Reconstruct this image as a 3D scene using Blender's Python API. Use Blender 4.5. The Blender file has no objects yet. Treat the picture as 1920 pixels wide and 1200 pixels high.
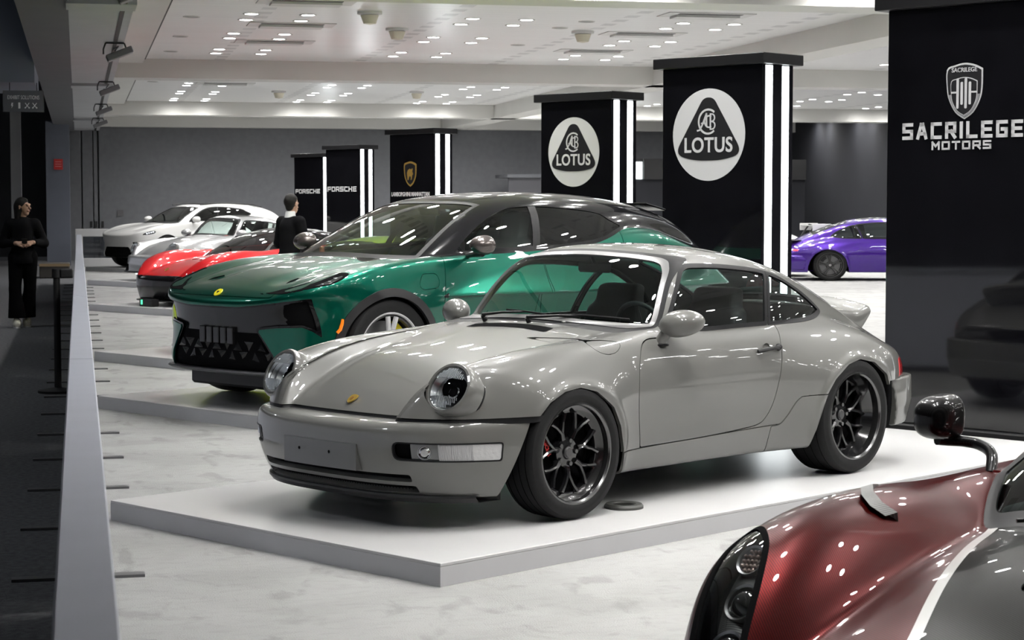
import bpy, bmesh, math, os, random
import numpy as np
from mathutils import Vector, Matrix
# ---------------------------------------------------------------- camera, world, exposure
# hall axes: X across, Y down the hall, Z up, metres. The photographer stands at the white barrier rail.
sc = bpy.context.scene
FPX, HOR, CAMZ, YAW = 3587.0, 384.0, 1.606, math.radians(12.75)     # focal length and horizon in pixels of the 1920x1200 frame
cam = bpy.data.cameras.new('camera'); camo = bpy.data.objects.new('camera', cam); sc.collection.objects.link(camo); sc.camera = camo
cam.sensor_width = 36; cam.lens = 36*FPX/1920; cam.clip_end = 200; cam.clip_start = .1
camo.location = (0, 0, CAMZ); camo.rotation_euler = (math.pi/2-math.atan((600-HOR)/FPX), 0, -YAW)
cam.dof.use_dof = True; cam.dof.focus_distance = 9.6; cam.dof.aperture_fstop = 13.0
w = bpy.data.worlds.new('world'); sc.world = w; w.use_nodes = True
w.node_tree.nodes['Background'].inputs[0].default_value = (.5, .52, .56, 1); w.node_tree.nodes['Background'].inputs[1].default_value = .02
vs = sc.view_settings; vs.view_transform = 'Standard'; vs.look = 'None'; vs.gamma = 1; vs.use_curve_mapping = False; vs.exposure = 0.35
sc.cycles.use_denoising = True; sc.cycles.max_bounces = 10; sc.cycles.transparent_max_bounces = 24; sc.cycles.sample_clamp_indirect = 6
LAMP = 425.0                                                      # radiance of the flush ceiling downlights
R33 = math.radians(32.58)                                         # cars, stands and columns are all turned the same way from the hall
EX = Vector((math.cos(R33), math.sin(R33), 0)); EY = Vector((math.sin(R33), -math.cos(R33), 0))
# ---------------------------------------------------------------- numeric helpers
def cs(pts, n=1500):
    """natural cubic spline through pts -> fast table lookup, straight beyond the ends"""
    p = np.array(sorted(pts), float); x, y = p[:, 0], p[:, 1]; m = len(x)
    h = np.diff(x); A = np.zeros((m, m)); b = np.zeros(m); A[0, 0] = A[-1, -1] = 1
    for i in range(1, m - 1):
        A[i, i-1], A[i, i], A[i, i+1] = h[i-1], 2*(h[i-1]+h[i]), h[i]
        b[i] = 6*((y[i+1]-y[i])/h[i] - (y[i]-y[i-1])/h[i-1])
    M = np.linalg.solve(A, b)
    xs = np.linspace(x[0], x[-1], n); k = np.clip(np.searchsorted(x, xs) - 1, 0, m - 2)
    t = xs - x[k]; H = h[k]
    ys = y[k] + t*((y[k+1]-y[k])/H - H*(2*M[k]+M[k+1])/6) + t*t*M[k]/2 + t**3*(M[k+1]-M[k])/(6*H)
    s0 = (ys[1]-ys[0])/(xs[1]-xs[0]); s1 = (ys[-1]-ys[-2])/(xs[-1]-xs[-2])
    xs = np.concatenate([[x[0]-5], xs, [x[-1]+5]]); ys = np.concatenate([[ys[0]-5*s0], ys, [ys[-1]+5*s1]])
    return lambda v: np.interp(v, xs, ys)
def smax(a, b, k):
    h = np.maximum(k - np.abs(a-b), 0)/k
    return np.maximum(a, b) + h*h*h*k/6
def smin(a, b, k): return -smax(-a, -b, k)
def step(a, b, x):
    t = np.clip((x-a)/(b-a), 0, 1); return t*t*t*(t*(6*t-15)+10)
def nrm(v): return v/np.maximum(np.linalg.norm(v, axis=-1, keepdims=True), 1e-9)
def grad(F, P, e=2e-3):
    g = np.empty_like(P)
    for i in range(3):
        d = np.zeros(3); d[i] = e; a = P+d; b = P-d
        g[:, i] = (F(a[:, 0], a[:, 1], a[:, 2]) - F(b[:, 0], b[:, 1], b[:, 2]))/(2*e)
    return g
class Mesh3:
    """triangles T over points V with normals N"""
    def __init__(s, V, T, N): s.V, s.T, s.N = V, T, N
    def compact(s):
        used = np.zeros(len(s.V), bool); used[s.T.ravel()] = True
        m = np.cumsum(used) - 1
        return Mesh3(s.V[used], m[s.T], s.N[used])
    def shift(s, d): return Mesh3(s.V + s.N*d, s.T, s.N)
def iso(F, lo, hi, h, newton=3, sym=True):
    """surface nets of F=0, mirrored in y when sym (F then even in y); vertices polished onto F=0"""
    nx = int((hi[0]-lo[0])/h)+1; nz = int((hi[2]-lo[2])/h)+1; ny = int(hi[1]/h)+2
    if not sym: ny = int((hi[1]-lo[1])/h)+1
    x = lo[0]+h*np.arange(nx); z = lo[2]+h*np.arange(nz); y = h*(np.arange(ny)+.5) if sym else lo[1]+h*np.arange(ny)
    ab = np.abs if sym else (lambda v: v)
    G = np.empty((nx, ny, nz), np.float32)
    for i in range(0, nx, 32):
        G[i:i+32] = F(x[i:i+32, None, None], y[None, :, None], z[None, None, :])
    if sym: G = np.concatenate([G[:, ::-1], G], 1); y = np.concatenate([-y[::-1], y]); ny *= 2
    S = G < 0
    c = [S[:-1 if a == 0 else None, :-1 if b == 0 else None, :-1 if d == 0 else None][a:, b:, d:] for a in (0, 1) for b in (0, 1) for d in (0, 1)]
    cnt = sum(k.astype(np.int8) for k in c); act = (cnt > 0) & (cnt < 8)
    ci = np.argwhere(act); idx = -np.ones(act.shape, np.int64); idx[act] = np.arange(len(ci))
    acc = np.zeros((len(ci), 3)); num = np.zeros(len(ci))
    off = [(a, b, d) for a in (0, 1) for b in (0, 1) for d in (0, 1)]
    val = {o: G[ci[:, 0]+o[0], ci[:, 1]+o[1], ci[:, 2]+o[2]].astype(float) for o in off}
    for o in off:
        for ax in range(3):
            if o[ax]: continue
            q = list(o); q[ax] = 1; q = tuple(q)
            a, b = val[o], val[q]; hit = (a < 0) != (b < 0)
            t = np.where(hit, a/np.where(hit, a-b, 1), 0)
            p = np.array(o, float)[None].repeat(len(ci), 0); p[:, ax] = t
            acc[hit] += p[hit]; num[hit] += 1
    V = (ci + acc/num[:, None])*h + np.array([x[0], y[0], z[0]])
    Q = []
    for ax in range(3):
        b, d = (ax+1) % 3, (ax+2) % 3
        sl = [slice(None)]*3; s0 = list(sl); s1 = list(sl)
        s0[ax] = slice(None, -1); s1[ax] = slice(1, None)
        A, B = S[tuple(s0)], S[tuple(s1)]
        e = np.argwhere(A != B)
        e = e[(e[:, b] > 0) & (e[:, d] > 0) & (e[:, b] < act.shape[b]) & (e[:, d] < act.shape[d])]
        inside = A[e[:, 0], e[:, 1], e[:, 2]]
        q = []
        for ob, od in ((0, 0), (1, 0), (1, 1), (0, 1)):
            k = e.copy(); k[:, b] -= 1-ob; k[:, d] -= 1-od; q.append(idx[k[:, 0], k[:, 1], k[:, 2]])
        q = np.stack(q, 1); q[~inside] = q[~inside][:, ::-1]
        Q.append(q[(q >= 0).all(1)])
    Q = np.concatenate(Q)
    for _ in range(newton):
        f = F(V[:, 0], ab(V[:, 1]), V[:, 2]); g = grad(lambda a, b, d: F(a, ab(b), d), V)
        st = -f[:, None]*g/np.maximum((g*g).sum(1, keepdims=True), .15)
        L = np.linalg.norm(st, axis=1, keepdims=True); V = V + st*np.minimum(1, .6*h/np.maximum(L, 1e-9))
    d02 = ((V[Q[:, 0]]-V[Q[:, 2]])**2).sum(1) < ((V[Q[:, 1]]-V[Q[:, 3]])**2).sum(1)
    T = np.concatenate([np.where(d02[:, None], Q[:, [0, 1, 2]], Q[:, [0, 1, 3]]), np.where(d02[:, None], Q[:, [0, 2, 3]], Q[:, [1, 2, 3]])])
    N = nrm(grad(lambda a, b, d: F(a, ab(b), d), V, .004 if h > .006 else .0015))
    return Mesh3(V, T, N)
def cut(m, f):
    """split a mesh along the zero line of the vertex field f -> (f<0, f>=0)"""
    f = np.where(np.abs(f) < 2e-5, 2e-5, f); neg = f < 0; T = m.T; c = neg[T].sum(1)
    ins = [T[c == 3]]; out = [T[c == 0]]
    mix = T[(c == 1) | (c == 2)]; cc = neg[mix].sum(1)
    if not len(mix): return Mesh3(m.V, ins[0], m.N).compact(), Mesh3(m.V, out[0], m.N).compact()
    lone = np.where(cc[:, None] == 1, neg[mix], ~neg[mix]).argmax(1)
    r = np.arange(len(mix)); a, b, d = mix[r, lone], mix[r, (lone+1) % 3], mix[r, (lone+2) % 3]
    E = np.sort(np.concatenate([np.stack([a, b], 1), np.stack([a, d], 1)]), 1)
    u, inv = np.unique(E, axis=0, return_inverse=True); inv = inv.ravel()
    t = (f[u[:, 0]]/(f[u[:, 0]]-f[u[:, 1]]))[:, None]
    V = np.concatenate([m.V, m.V[u[:, 0]]*(1-t)+m.V[u[:, 1]]*t])
    N = np.concatenate([m.N, nrm(m.N[u[:, 0]]*(1-t)+m.N[u[:, 1]]*t)])
    ab, ad = inv[:len(mix)]+len(m.V), inv[len(mix):]+len(m.V)
    t1 = np.stack([a, ab, ad], 1); t2 = np.concatenate([np.stack([ab, b, d], 1), np.stack([ab, d, ad], 1)]); one = cc == 1; o2 = np.concatenate([one, one])
    ins += [t1[one], t2[~o2]]; out += [t1[~one], t2[o2]]
    return Mesh3(V, np.concatenate(ins), N).compact(), Mesh3(V, np.concatenate(out), N).compact()
def chain(pts, closed=True, n=8):
    """Catmull-Rom through 2D/3D points; a point given twice stays a sharp corner"""
    P = [tuple(p) for p in pts]; m = len(P); o = []
    for i in range(m if closed else m-1):
        g = lambda k: np.array(P[k % m] if closed else P[min(max(k, 0), m-1)], float)
        a, b, c, d = g(i-1), g(i), g(i+1), g(i+2)
        if np.allclose(b, c): continue
        for t in np.arange(n)/n:
            o.append(.5*((2*b)+(c-a)*t+(2*a-5*b+4*c-d)*t*t+(3*b-a-3*c+d)*t**3))
    if not closed: o.append(np.array(P[-1], float))
    return np.array(o)
def roundpoly(pts, r, n=5):
    """polygon with rounded corners; r a number or one per corner"""
    P = np.array(pts, float); m = len(P); o = []
    for i in range(m):
        a, b, c = P[i-1], P[i], P[(i+1) % m]; ri = r[i] if hasattr(r, '__len__') else r
        u, v = a-b, c-b; lu, lv = np.linalg.norm(u), np.linalg.norm(v); d = min(ri, .48*lu, .48*lv)
        p, q = b+u/lu*d, b+v/lv*d
        for t in np.linspace(0, 1, n): o.append((1-t)**2*p+2*t*(1-t)*b+t*t*q)
    return np.array(o)
def sdpoly(X, Y, poly):
    """signed distance to a closed polygon, inside negative"""
    X = np.asarray(X, float); Y = np.asarray(Y, float); d = np.full(X.shape, 1e9); ins = np.zeros(X.shape, bool)
    for i in range(len(poly)):
        ax, ay = poly[i]; bx, by = poly[(i+1) % len(poly)]; ex, ey = bx-ax, by-ay; L = ex*ex+ey*ey
        if L < 1e-12: continue
        t = np.clip(((X-ax)*ex+(Y-ay)*ey)/L, 0, 1)
        d = np.minimum(d, (X-ax-ex*t)**2+(Y-ay-ey*t)**2)
        if ey != 0:
            c = ((ay > Y) != (by > Y)) & (X < (bx-ax)*(Y-ay)/ey+ax); ins ^= c
    d = np.sqrt(d); return np.where(ins, -d, d)
def sdline(X, Y, pts):
    """distance to an open polyline"""
    d = np.full(np.shape(X), 1e9)
    for (ax, ay), (bx, by) in zip(pts[:-1], pts[1:]):
        ex, ey = bx-ax, by-ay; t = np.clip(((X-ax)*ex+(Y-ay)*ey)/max(ex*ex+ey*ey, 1e-12), 0, 1)
        d = np.minimum(d, (X-ax-ex*t)**2+(Y-ay-ey*t)**2)
    return np.sqrt(d)
# ---------------------------------------------------------------- Blender helpers
COL = bpy.context.scene.collection
def link(name, me, mat=None, parent=None, loc=None):
    o = bpy.data.objects.new(name, me); COL.objects.link(o)
    if mat is not None:
        me.materials.clear(); me.materials.append(mat)
    if parent is not None: o.parent = parent
    if loc is not None: o.location = loc
    return o
def tag(o, label=None, cat=None, group=None, kind=None):
    if label: o['label'] = label
    if cat: o['category'] = cat
    if group: o['group'] = group
    if kind: o['kind'] = kind
    return o
def empty(name, loc=(0, 0, 0), rz=0, label=None, cat=None, group=None, kind=None):
    o = bpy.data.objects.new(name, None); COL.objects.link(o); o.location = loc; o.rotation_euler = (0, 0, rz)
    o.empty_display_size = .1
    return tag(o, label, cat, group, kind)
def part(name, m, mat, parent=None, lip=0, lipdir=None):
    """a Mesh3 as an object with its own normals; lip folds the open edges inwards"""
    V, T, N = m.V, m.T, m.N
    if not len(T): print('EMPTY PART', name); return None
    if lip:
        E = np.concatenate([T[:, [0, 1]], T[:, [1, 2]], T[:, [2, 0]]]); key = np.sort(E, 1)
        u, inv, ct = np.unique(key, axis=0, return_inverse=True, return_counts=True)
        B = E[ct[inv.ravel()] == 1]
        d = -N if lipdir is None else np.where(np.abs(V[:, 1:2]) > .05, -np.sign(V[:, 1:2])*np.array([[0, 1, 0]]), -N)
        n0 = len(V); a, b = B[:, 0], B[:, 1]
        quad = np.stack([V[a], V[b], V[b]+d[b]*lip, V[a]+d[a]*lip], 1)
        fn = nrm(np.cross(quad[:, 2]-quad[:, 0], quad[:, 1]-quad[:, 0])); k = n0+4*np.arange(len(B))[:, None]
        V = np.concatenate([V, quad.reshape(-1, 3)]); N = np.concatenate([N, np.repeat(fn, 4, 0)])
        T = np.concatenate([T, k+np.array([[0, 2, 1]]), k+np.array([[0, 3, 2]])])
    me = bpy.data.meshes.new(name)
    me.vertices.add(len(V)); me.vertices.foreach_set('co', V.astype(np.float32).ravel())
    me.loops.add(T.size); me.loops.foreach_set('vertex_index', T.astype(np.int32).ravel())
    me.polygons.add(len(T)); me.polygons.foreach_set('loop_start', np.arange(0, T.size, 3, dtype=np.int32))
    me.update(calc_edges=True); me.polygons.foreach_set('use_smooth', np.ones(len(T), bool))
    me.normals_split_custom_set_from_vertices(N.astype(np.float32))
    return link(name, me, mat, parent)
class MB:
    """collects simple shapes into ONE mesh object"""
    def __init__(s): s.v = []; s.f = []; s.sm = []
    def add(s, v, f, smooth=False):
        n = len(s.v); s.v += [tuple(map(float, p)) for p in v]; s.f += [tuple(i+n for i in q) for q in f]; s.sm += [smooth]*len(f); return s
    def box(s, lo, hi, bev=0):
        (x0, y0, z0), (x1, y1, z1) = lo, hi
        if bev <= 0:
            v = [(x, y, z) for x in (x0, x1) for y in (y0, y1) for z in (z0, z1)]
            return s.add(v, [(0, 1, 3, 2), (4, 6, 7, 5), (0, 4, 5, 1), (2, 3, 7, 6), (0, 2, 6, 4), (1, 5, 7, 3)])
        b = bev; v = []; f = []
        for sx, X in ((-1, x0), (1, x1)):
            for sy, Y in ((-1, y0), (1, y1)):
                for sz, Z in ((-1, z0), (1, z1)):
                    v += [(X, Y-sy*b, Z-sz*b), (X-sx*b, Y, Z-sz*b), (X-sx*b, Y-sy*b, Z)]
        i = lambda sx, sy, sz, k: ((sx > 0)*4+(sy > 0)*2+(sz > 0))*3+k
        for k, (p, q) in enumerate(((1, 2), (0, 2), (0, 1))):
            for sg in (-1, 1):
                c = []
                for a, d in ((-1, -1), (1, -1), (1, 1), (-1, 1)):
                    t = [0, 0, 0]; t[k] = sg; t[p] = a; t[q] = d; c.append(i(*t, k))
                f.append(tuple(c) if (sg > 0) != (k == 1) else tuple(c[::-1]))
        for k in range(3):
            p, q = [j for j in range(3) if j != k]
            for a in (-1, 1):
                for d in (-1, 1):
                    t = [0, 0, 0]; t[p] = a; t[q] = d; c = []
                    for e, kk in ((-1, p), (1, p), (1, q), (-1, q)):
                        t[k] = e; c.append(i(*t, kk))
                    f.append(tuple(c))
        for sx in (-1, 1):
            for sy in (-1, 1):
                for sz in (-1, 1): f.append(tuple(i(sx, sy, sz, k) for k in range(3)))
        return s.add(v, f)
    def lathe(s, prof, axis='z', o=(0, 0, 0), n=32, smooth=True, a0=0, a1=2*math.pi):
        full = abs(a1-a0-2*math.pi) < 1e-6; m = n if full else n+1; v = []; f = []
        for k in range(m):
            t = a0+(a1-a0)*k/n; c, q = math.cos(t), math.sin(t)
            for r, h in prof:
                p = {'z': (r*c, r*q, h), 'y': (r*c, h, r*q), 'x': (h, r*c, r*q)}[axis]
                v.append((p[0]+o[0], p[1]+o[1], p[2]+o[2]))
        L = len(prof)
        for k in range(n):
            k2 = (k+1) % m
            for j in range(L-1): f.append((k*L+j, k2*L+j, k2*L+j+1, k*L+j+1))
        return s.add(v, f, smooth)
    def tube(s, pts, r, n=10, cap=True, flat=None):
        """sweep a circle (or an ellipse: flat=(rx, ry, up)) along pts"""
        P = np.array(pts, float); m = len(P); R = r if hasattr(r, '__len__') else [r]*m
        tg = nrm(np.gradient(P, axis=0)); ref = np.array(flat[2] if flat else ((0, 0, 1) if abs(tg[0][2]) < .9 else (1, 0, 0)), float)
        v = []; f = []
        for i in range(m):
            a = np.cross(ref, tg[i]); a /= max(np.linalg.norm(a), 1e-9); b = np.cross(tg[i], a)
            if not flat: ref = b
            for k in range(n):
                t = 2*math.pi*k/n; q = (flat[0], flat[1]) if flat else (1, 1)
                v.append(P[i]+R[i]*(a*math.cos(t)*q[0]+b*math.sin(t)*q[1]))
        for i in range(m-1):
            for k in range(n): f.append((i*n+k, i*n+(k+1) % n, (i+1)*n+(k+1) % n, (i+1)*n+k))
        if cap: f += [tuple(range(n))[::-1], tuple((m-1)*n+k for k in range(n))]
        return s.add(v, f, True)
    def prism(s, poly, lift, d):
        """extrude a closed polygon; lift maps (u, v) to a point, d is the depth vector"""
        m = len(poly); a = [np.array(lift(*p), float) for p in poly]; v = a+[p+np.array(d, float) for p in a]
        return s.add(v, [tuple(range(m)), tuple(range(2*m-1, m-1, -1))]+[(k, k+m, (k+1) % m+m, (k+1) % m) for k in range(m)])
    def sphere(s, c, r, n=16, m=10):
        rx, ry, rz = r if hasattr(r, '__len__') else (r, r, r); v = []; f = []
        for j in range(m+1):
            t = math.pi*j/m
            for k in range(n):
                a = 2*math.pi*k/n; v.append((c[0]+rx*math.sin(t)*math.cos(a), c[1]+ry*math.sin(t)*math.sin(a), c[2]+rz*math.cos(t)))
        for j in range(m):
            for k in range(n): f.append((j*n+k, (j+1)*n+k, (j+1)*n+(k+1) % n, j*n+(k+1) % n))
        return s.add(v, f, True)
    def xf(s, M):
        s.v = [tuple(M @ Vector(p)) for p in s.v]; return s
    def mesh(s, name):
        me = bpy.data.meshes.new(name); me.from_pydata(s.v, [], s.f); me.update()
        me.polygons.foreach_set('use_smooth', s.sm); me.validate(); return me
    def build(s, name, mat, parent=None, bevel=0, fix=True):
        me = s.mesh(name)
        if fix:
            b = bmesh.new(); b.from_mesh(me); bmesh.ops.remove_doubles(b, verts=b.verts, dist=1e-5); bmesh.ops.recalc_face_normals(b, faces=b.faces); b.to_mesh(me); b.free()
            if any(s.sm): me.set_sharp_from_angle(angle=math.radians(38))
        return link(name, me, mat, parent)
def copy_tree(o, parent=None):
    c = o.copy(); COL.objects.link(c); c.parent = parent
    for ch in list(o.children): copy_tree(ch, c)
    return c
def text_part(name, s, size, mat, parent, M, extrude=.004, align='CENTER', sx=1, bold=0, shear=0, space=1):
    """lettering as a flat raised mesh; M places it (x along the line, y up, z out of the face)"""
    cu = bpy.data.curves.new(name, 'FONT'); cu.body = s; cu.size = size; cu.extrude = extrude; cu.align_x = align; cu.align_y = 'CENTER'
    cu.offset = bold; cu.shear = shear; cu.space_character = space
    t = bpy.data.objects.new(name, cu); COL.objects.link(t); bpy.context.view_layer.update()
    me = bpy.data.meshes.new_from_object(t.evaluated_get(bpy.context.evaluated_depsgraph_get()))
    bpy.data.objects.remove(t); bpy.data.curves.remove(cu)
    me.transform(M @ Matrix.Diagonal((sx, 1, 1, 1))); me.name = name
    return link(name, me, mat, parent)
def basis(o, ex, ey, ez=None):
    ex, ey = Vector(ex), Vector(ey); ez = Vector(ez) if ez is not None else ex.cross(ey)
    M = Matrix.Identity(4)
    for i in range(3): M[i][0], M[i][1], M[i][2], M[i][3] = ex[i], ey[i], ez[i], o[i]
    return M
# ---------------------------------------------------------------- materials
MATS = {}
def mat(name, col=(.8, .8, .8), rough=.5, metal=0, coat=0, coat_rough=.03, emit=None, estr=0, noise=0, nscale=40, ncol=None, bump=0, bscale=200, spec=.5, stretch=None, flake=0):
    if name in MATS: return MATS[name]
    m = bpy.data.materials.new(name); m.use_nodes = True; nt = m.node_tree; b = nt.nodes['Principled BSDF']
    I = b.inputs; I['Base Color'].default_value = (*col, 1); I['Roughness'].default_value = rough; I['Metallic'].default_value = metal
    I['Coat Weight'].default_value = coat; I['Coat Roughness'].default_value = coat_rough; I['Specular IOR Level'].default_value = spec
    if emit: I['Emission Color'].default_value = (*emit, 1); I['Emission Strength'].default_value = estr
    if noise or bump or flake:
        tc = nt.nodes.new('ShaderNodeTexCoord'); src = tc.outputs['Object']
        if stretch:
            mp = nt.nodes.new('ShaderNodeMapping'); mp.inputs['Scale'].default_value = stretch; nt.links.new(src, mp.inputs['Vector']); src = mp.outputs['Vector']
        if noise:
            n = nt.nodes.new('ShaderNodeTexNoise'); n.inputs['Scale'].default_value = nscale; n.inputs['Detail'].default_value = 5; nt.links.new(src, n.inputs['Vector'])
            r = nt.nodes.new('ShaderNodeValToRGB'); c2 = ncol or tuple(max(0, c*(1-noise)) for c in col)
            r.color_ramp.elements[0].position = .35; r.color_ramp.elements[1].position = .65
            r.color_ramp.elements[0].color = (*c2, 1); r.color_ramp.elements[1].color = (*col, 1)
            nt.links.new(n.outputs['Fac'], r.inputs['Fac']); nt.links.new(r.outputs['Color'], I['Base Color'])
        if bump:
            n = nt.nodes.new('ShaderNodeTexNoise'); n.inputs['Scale'].default_value = bscale; n.inputs['Detail'].default_value = 4; nt.links.new(src, n.inputs['Vector'])
            bp = nt.nodes.new('ShaderNodeBump'); bp.inputs['Strength'].default_value = bump; bp.inputs['Distance'].default_value = .01
            nt.links.new(n.outputs['Fac'], bp.inputs['Height']); nt.links.new(bp.outputs['Normal'], I['Normal'])
        if flake:
            n = nt.nodes.new('ShaderNodeTexVoronoi'); n.inputs['Scale'].default_value = 900; nt.links.new(src, n.inputs['Vector'])
            mr = nt.nodes.new('ShaderNodeMapRange'); mr.inputs['To Min'].default_value = rough-flake; mr.inputs['To Max'].default_value = rough+flake
            nt.links.new(n.outputs['Distance'], mr.inputs['Value']); nt.links.new(mr.outputs['Result'], I['Roughness'])
    MATS[name] = m; return m
def glass(name, tint=(.7, .8, .78), gloss=1.0, ior=1.5, rough=.0):
    """thin pane: tinted see-through plus mirror reflection by the angle"""
    if name in MATS: return MATS[name]
    m = bpy.data.materials.new(name); m.use_nodes = True; nt = m.node_tree; nt.nodes.remove(nt.nodes['Principled BSDF'])
    o = nt.nodes['Material Output']; t = nt.nodes.new('ShaderNodeBsdfTransparent'); t.inputs[0].default_value = (*tint, 1)
    g = nt.nodes.new('ShaderNodeBsdfGlossy'); g.inputs['Roughness'].default_value = rough; g.inputs[0].default_value = (gloss, gloss, gloss, 1)
    f = nt.nodes.new('ShaderNodeFresnel'); f.inputs[0].default_value = ior; mx = nt.nodes.new('ShaderNodeMixShader')
    ge = nt.nodes.new('ShaderNodeNewGeometry'); mr = nt.nodes.new('ShaderNodeMapRange'); mr.inputs['To Min'].default_value = ior; mr.inputs['To Max'].default_value = 1/ior
    nt.links.new(ge.outputs['Backfacing'], mr.inputs['Value']); nt.links.new(mr.outputs['Result'], f.inputs[0])   # same pane seen from within
    nt.links.new(f.outputs[0], mx.inputs[0]); nt.links.new(t.outputs[0], mx.inputs[1]); nt.links.new(g.outputs[0], mx.inputs[2]); nt.links.new(mx.outputs[0], o.inputs[0])
    MATS[name] = m; return m
# ================================================================ the hall
CEIL, BEAM = 4.2, 3.86
def box(name, lo, hi, m, parent=None, bev=0): return MB().box(lo, hi, bev).build(name, m, parent)
def struct(o): o['kind'] = 'structure'; return o
def carpet_mat():
    """pale carpet: fine pile with brushed, scuffed patches"""
    m = mat('carpet_light', (.33, .33, .326), .95, bump=.5, bscale=130, spec=.1); nt = m.node_tree; b = nt.nodes['Principled BSDF']; tc = nt.nodes.new('ShaderNodeTexCoord')
    out = None
    for sc_, st, lo, hi, dk in ((1.1, (1, 1.4, 1), .42, .62, .88), (4.5, (1, .6, 1), .56, .66, .80), (16, (.7, 1.2, 1), .5, .7, .92)):
        mp = nt.nodes.new('ShaderNodeMapping'); mp.inputs['Scale'].default_value = st; mp.inputs['Rotation'].default_value = (0, 0, sc_*.37); n = nt.nodes.new('ShaderNodeTexNoise'); n.inputs['Scale'].default_value = sc_; n.inputs['Detail'].default_value = 6; n.inputs['Distortion'].default_value = .6
        r = nt.nodes.new('ShaderNodeValToRGB'); r.color_ramp.elements[0].position = lo; r.color_ramp.elements[1].position = hi; r.color_ramp.elements[0].color = (1, 1, 1, 1); r.color_ramp.elements[1].color = (dk, dk, dk, 1)
        nt.links.new(tc.outputs['Object'], mp.inputs[0]); nt.links.new(mp.outputs[0], n.inputs['Vector']); nt.links.new(n.outputs['Fac'], r.inputs[0])
        x = nt.nodes.new('ShaderNodeMix'); x.data_type = 'RGBA'; x.blend_type = 'MULTIPLY'; x.inputs['Factor'].default_value = 1
        if out is None: x.inputs['A'].default_value = (.335, .335, .33, 1)
        else: nt.links.new(out, x.inputs['A'])
        nt.links.new(r.outputs[0], x.inputs['B']); out = x.outputs['Result']
    nt.links.new(out, b.inputs['Base Color']); return m
m_carpet = carpet_mat()
m_carpet_d = mat('carpet_dark', (.17, .172, .18), .95, noise=.35, nscale=30, bump=.6, bscale=140, spec=.1)
m_white = mat('platform_white', (.54, .54, .54), .28, spec=.5, noise=.03, nscale=3)
m_white_side = mat('platform_edge', (.54, .54, .55), .4, noise=.03, nscale=5)
m_ceil = None
def ceil_mat():
    m = bpy.data.materials.new('ceiling_planks'); m.use_nodes = True; nt = m.node_tree; b = nt.nodes['Principled BSDF']
    b.inputs['Base Color'].default_value = (.74, .74, .735, 1); b.inputs['Roughness'].default_value = .30; b.inputs['Specular IOR Level'].default_value = .6
    tc = nt.nodes.new('ShaderNodeTexCoord'); mp = nt.nodes.new('ShaderNodeMapping'); mp.inputs['Scale'].default_value = (.12, 3.3, 1)
    br = nt.nodes.new('ShaderNodeTexBrick'); br.inputs['Scale'].default_value = 1; br.inputs['Mortar Size'].default_value = .012; br.offset = .5; br.squash = 1
    br.inputs['Color1'].default_value = (.78, .78, .775, 1); br.inputs['Color2'].default_value = (.755, .755, .75, 1); br.inputs['Mortar'].default_value = (.5, .5, .5, 1)
    br.inputs['Brick Width'].default_value = .6; br.inputs['Row Height'].default_value = 1
    n = nt.nodes.new('ShaderNodeTexNoise'); n.inputs['Scale'].default_value = 1.5; bp = nt.nodes.new('ShaderNodeBump'); bp.inputs['Strength'].default_value = .12; bp.inputs['Distance'].default_value = .05
    nt.links.new(tc.outputs['Object'], mp.inputs[0]); nt.links.new(mp.outputs[0], br.inputs[0]); nt.links.new(br.outputs['Color'], b.inputs['Base Color'])
    nt.links.new(mp.outputs[0], n.inputs['Vector']); nt.links.new(n.outputs['Fac'], bp.inputs['Height']); nt.links.new(bp.outputs[0], b.inputs['Normal'])
    return m
m_ceil = ceil_mat()
m_beam = mat('beam_paint', (.60, .595, .57), .6, noise=.04, nscale=1)
m_grey_wall = mat('wall_fabric_grey', (.155, .16, .172), .9, noise=.10, nscale=6, bump=.1, bscale=90)
m_navy_wall = mat('wall_navy', (.010, .011, .016), .8, noise=.12, nscale=2)
m_soffit = mat('soffit_grey', (.42, .43, .45), .7, noise=.06, nscale=2)
m_soffit_d = mat('soffit_dark', (.10, .104, .115), .8, noise=.08, nscale=2)
m_black = mat('matt_black', (.012, .012, .013), .6)
m_rail = mat('barrier_rail', (.47, .49, .56), .45, noise=.04, nscale=6)
X0, X1, Y0, Y1 = -7.0, 21.85, -10.0, 57.0
struct(box('floor', (-.02, Y0, -.05), (X1+.2, Y1, 0), m_carpet))
struct(box('floor_aisle', (X0, Y0, -.05), (-.02, Y1, -.001), m_carpet_d)); bpy.data.objects['floor_aisle'].name = 'floor_aisle'
struct(box('ceiling', (.45, Y0, CEIL), (X1+.2, Y1, CEIL+.1), m_ceil))
struct(box('wall_back', (-.35, Y1, 0), (X1+.3, Y1+.2, CEIL+.2), m_grey_wall))
struct(box('wall_right', (X1, Y0, 0), (X1+.2, Y1, CEIL), m_navy_wall))
struct(box('wall_near', (-8, Y0-.2, 0), (X1+.2, Y0, CEIL), m_navy_wall))
struct(box('wall_left', (X0-.2, Y0, 0), (X0, Y1+6, 5.5), m_soffit_d))
struct(box('wall_aisle_end', (X0, Y1+4, 0), (-.35, Y1+4.2, 5.5), m_soffit_d))
for k, y in enumerate((6.4, 20.6, 34.8, 49.0)):
    struct(box('trim_%d' % (k+1), (.45, y, BEAM), (X1, y+.7, CEIL), m_beam))
struct(box('trim_5', (.45, Y1-.5, BEAM), (X1, Y1, CEIL), m_beam))
struct(box('trim_6', (10.6, Y0, BEAM), (11.25, Y1, CEIL-.001), m_beam))
struct(box('trim_7', (.45, Y0, 4.12), (1.15, Y1, CEIL), m_beam)); struct(box('trim_8', (1.15, Y0, 4.185), (1.20, Y1, CEIL-.001), m_black))
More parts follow.
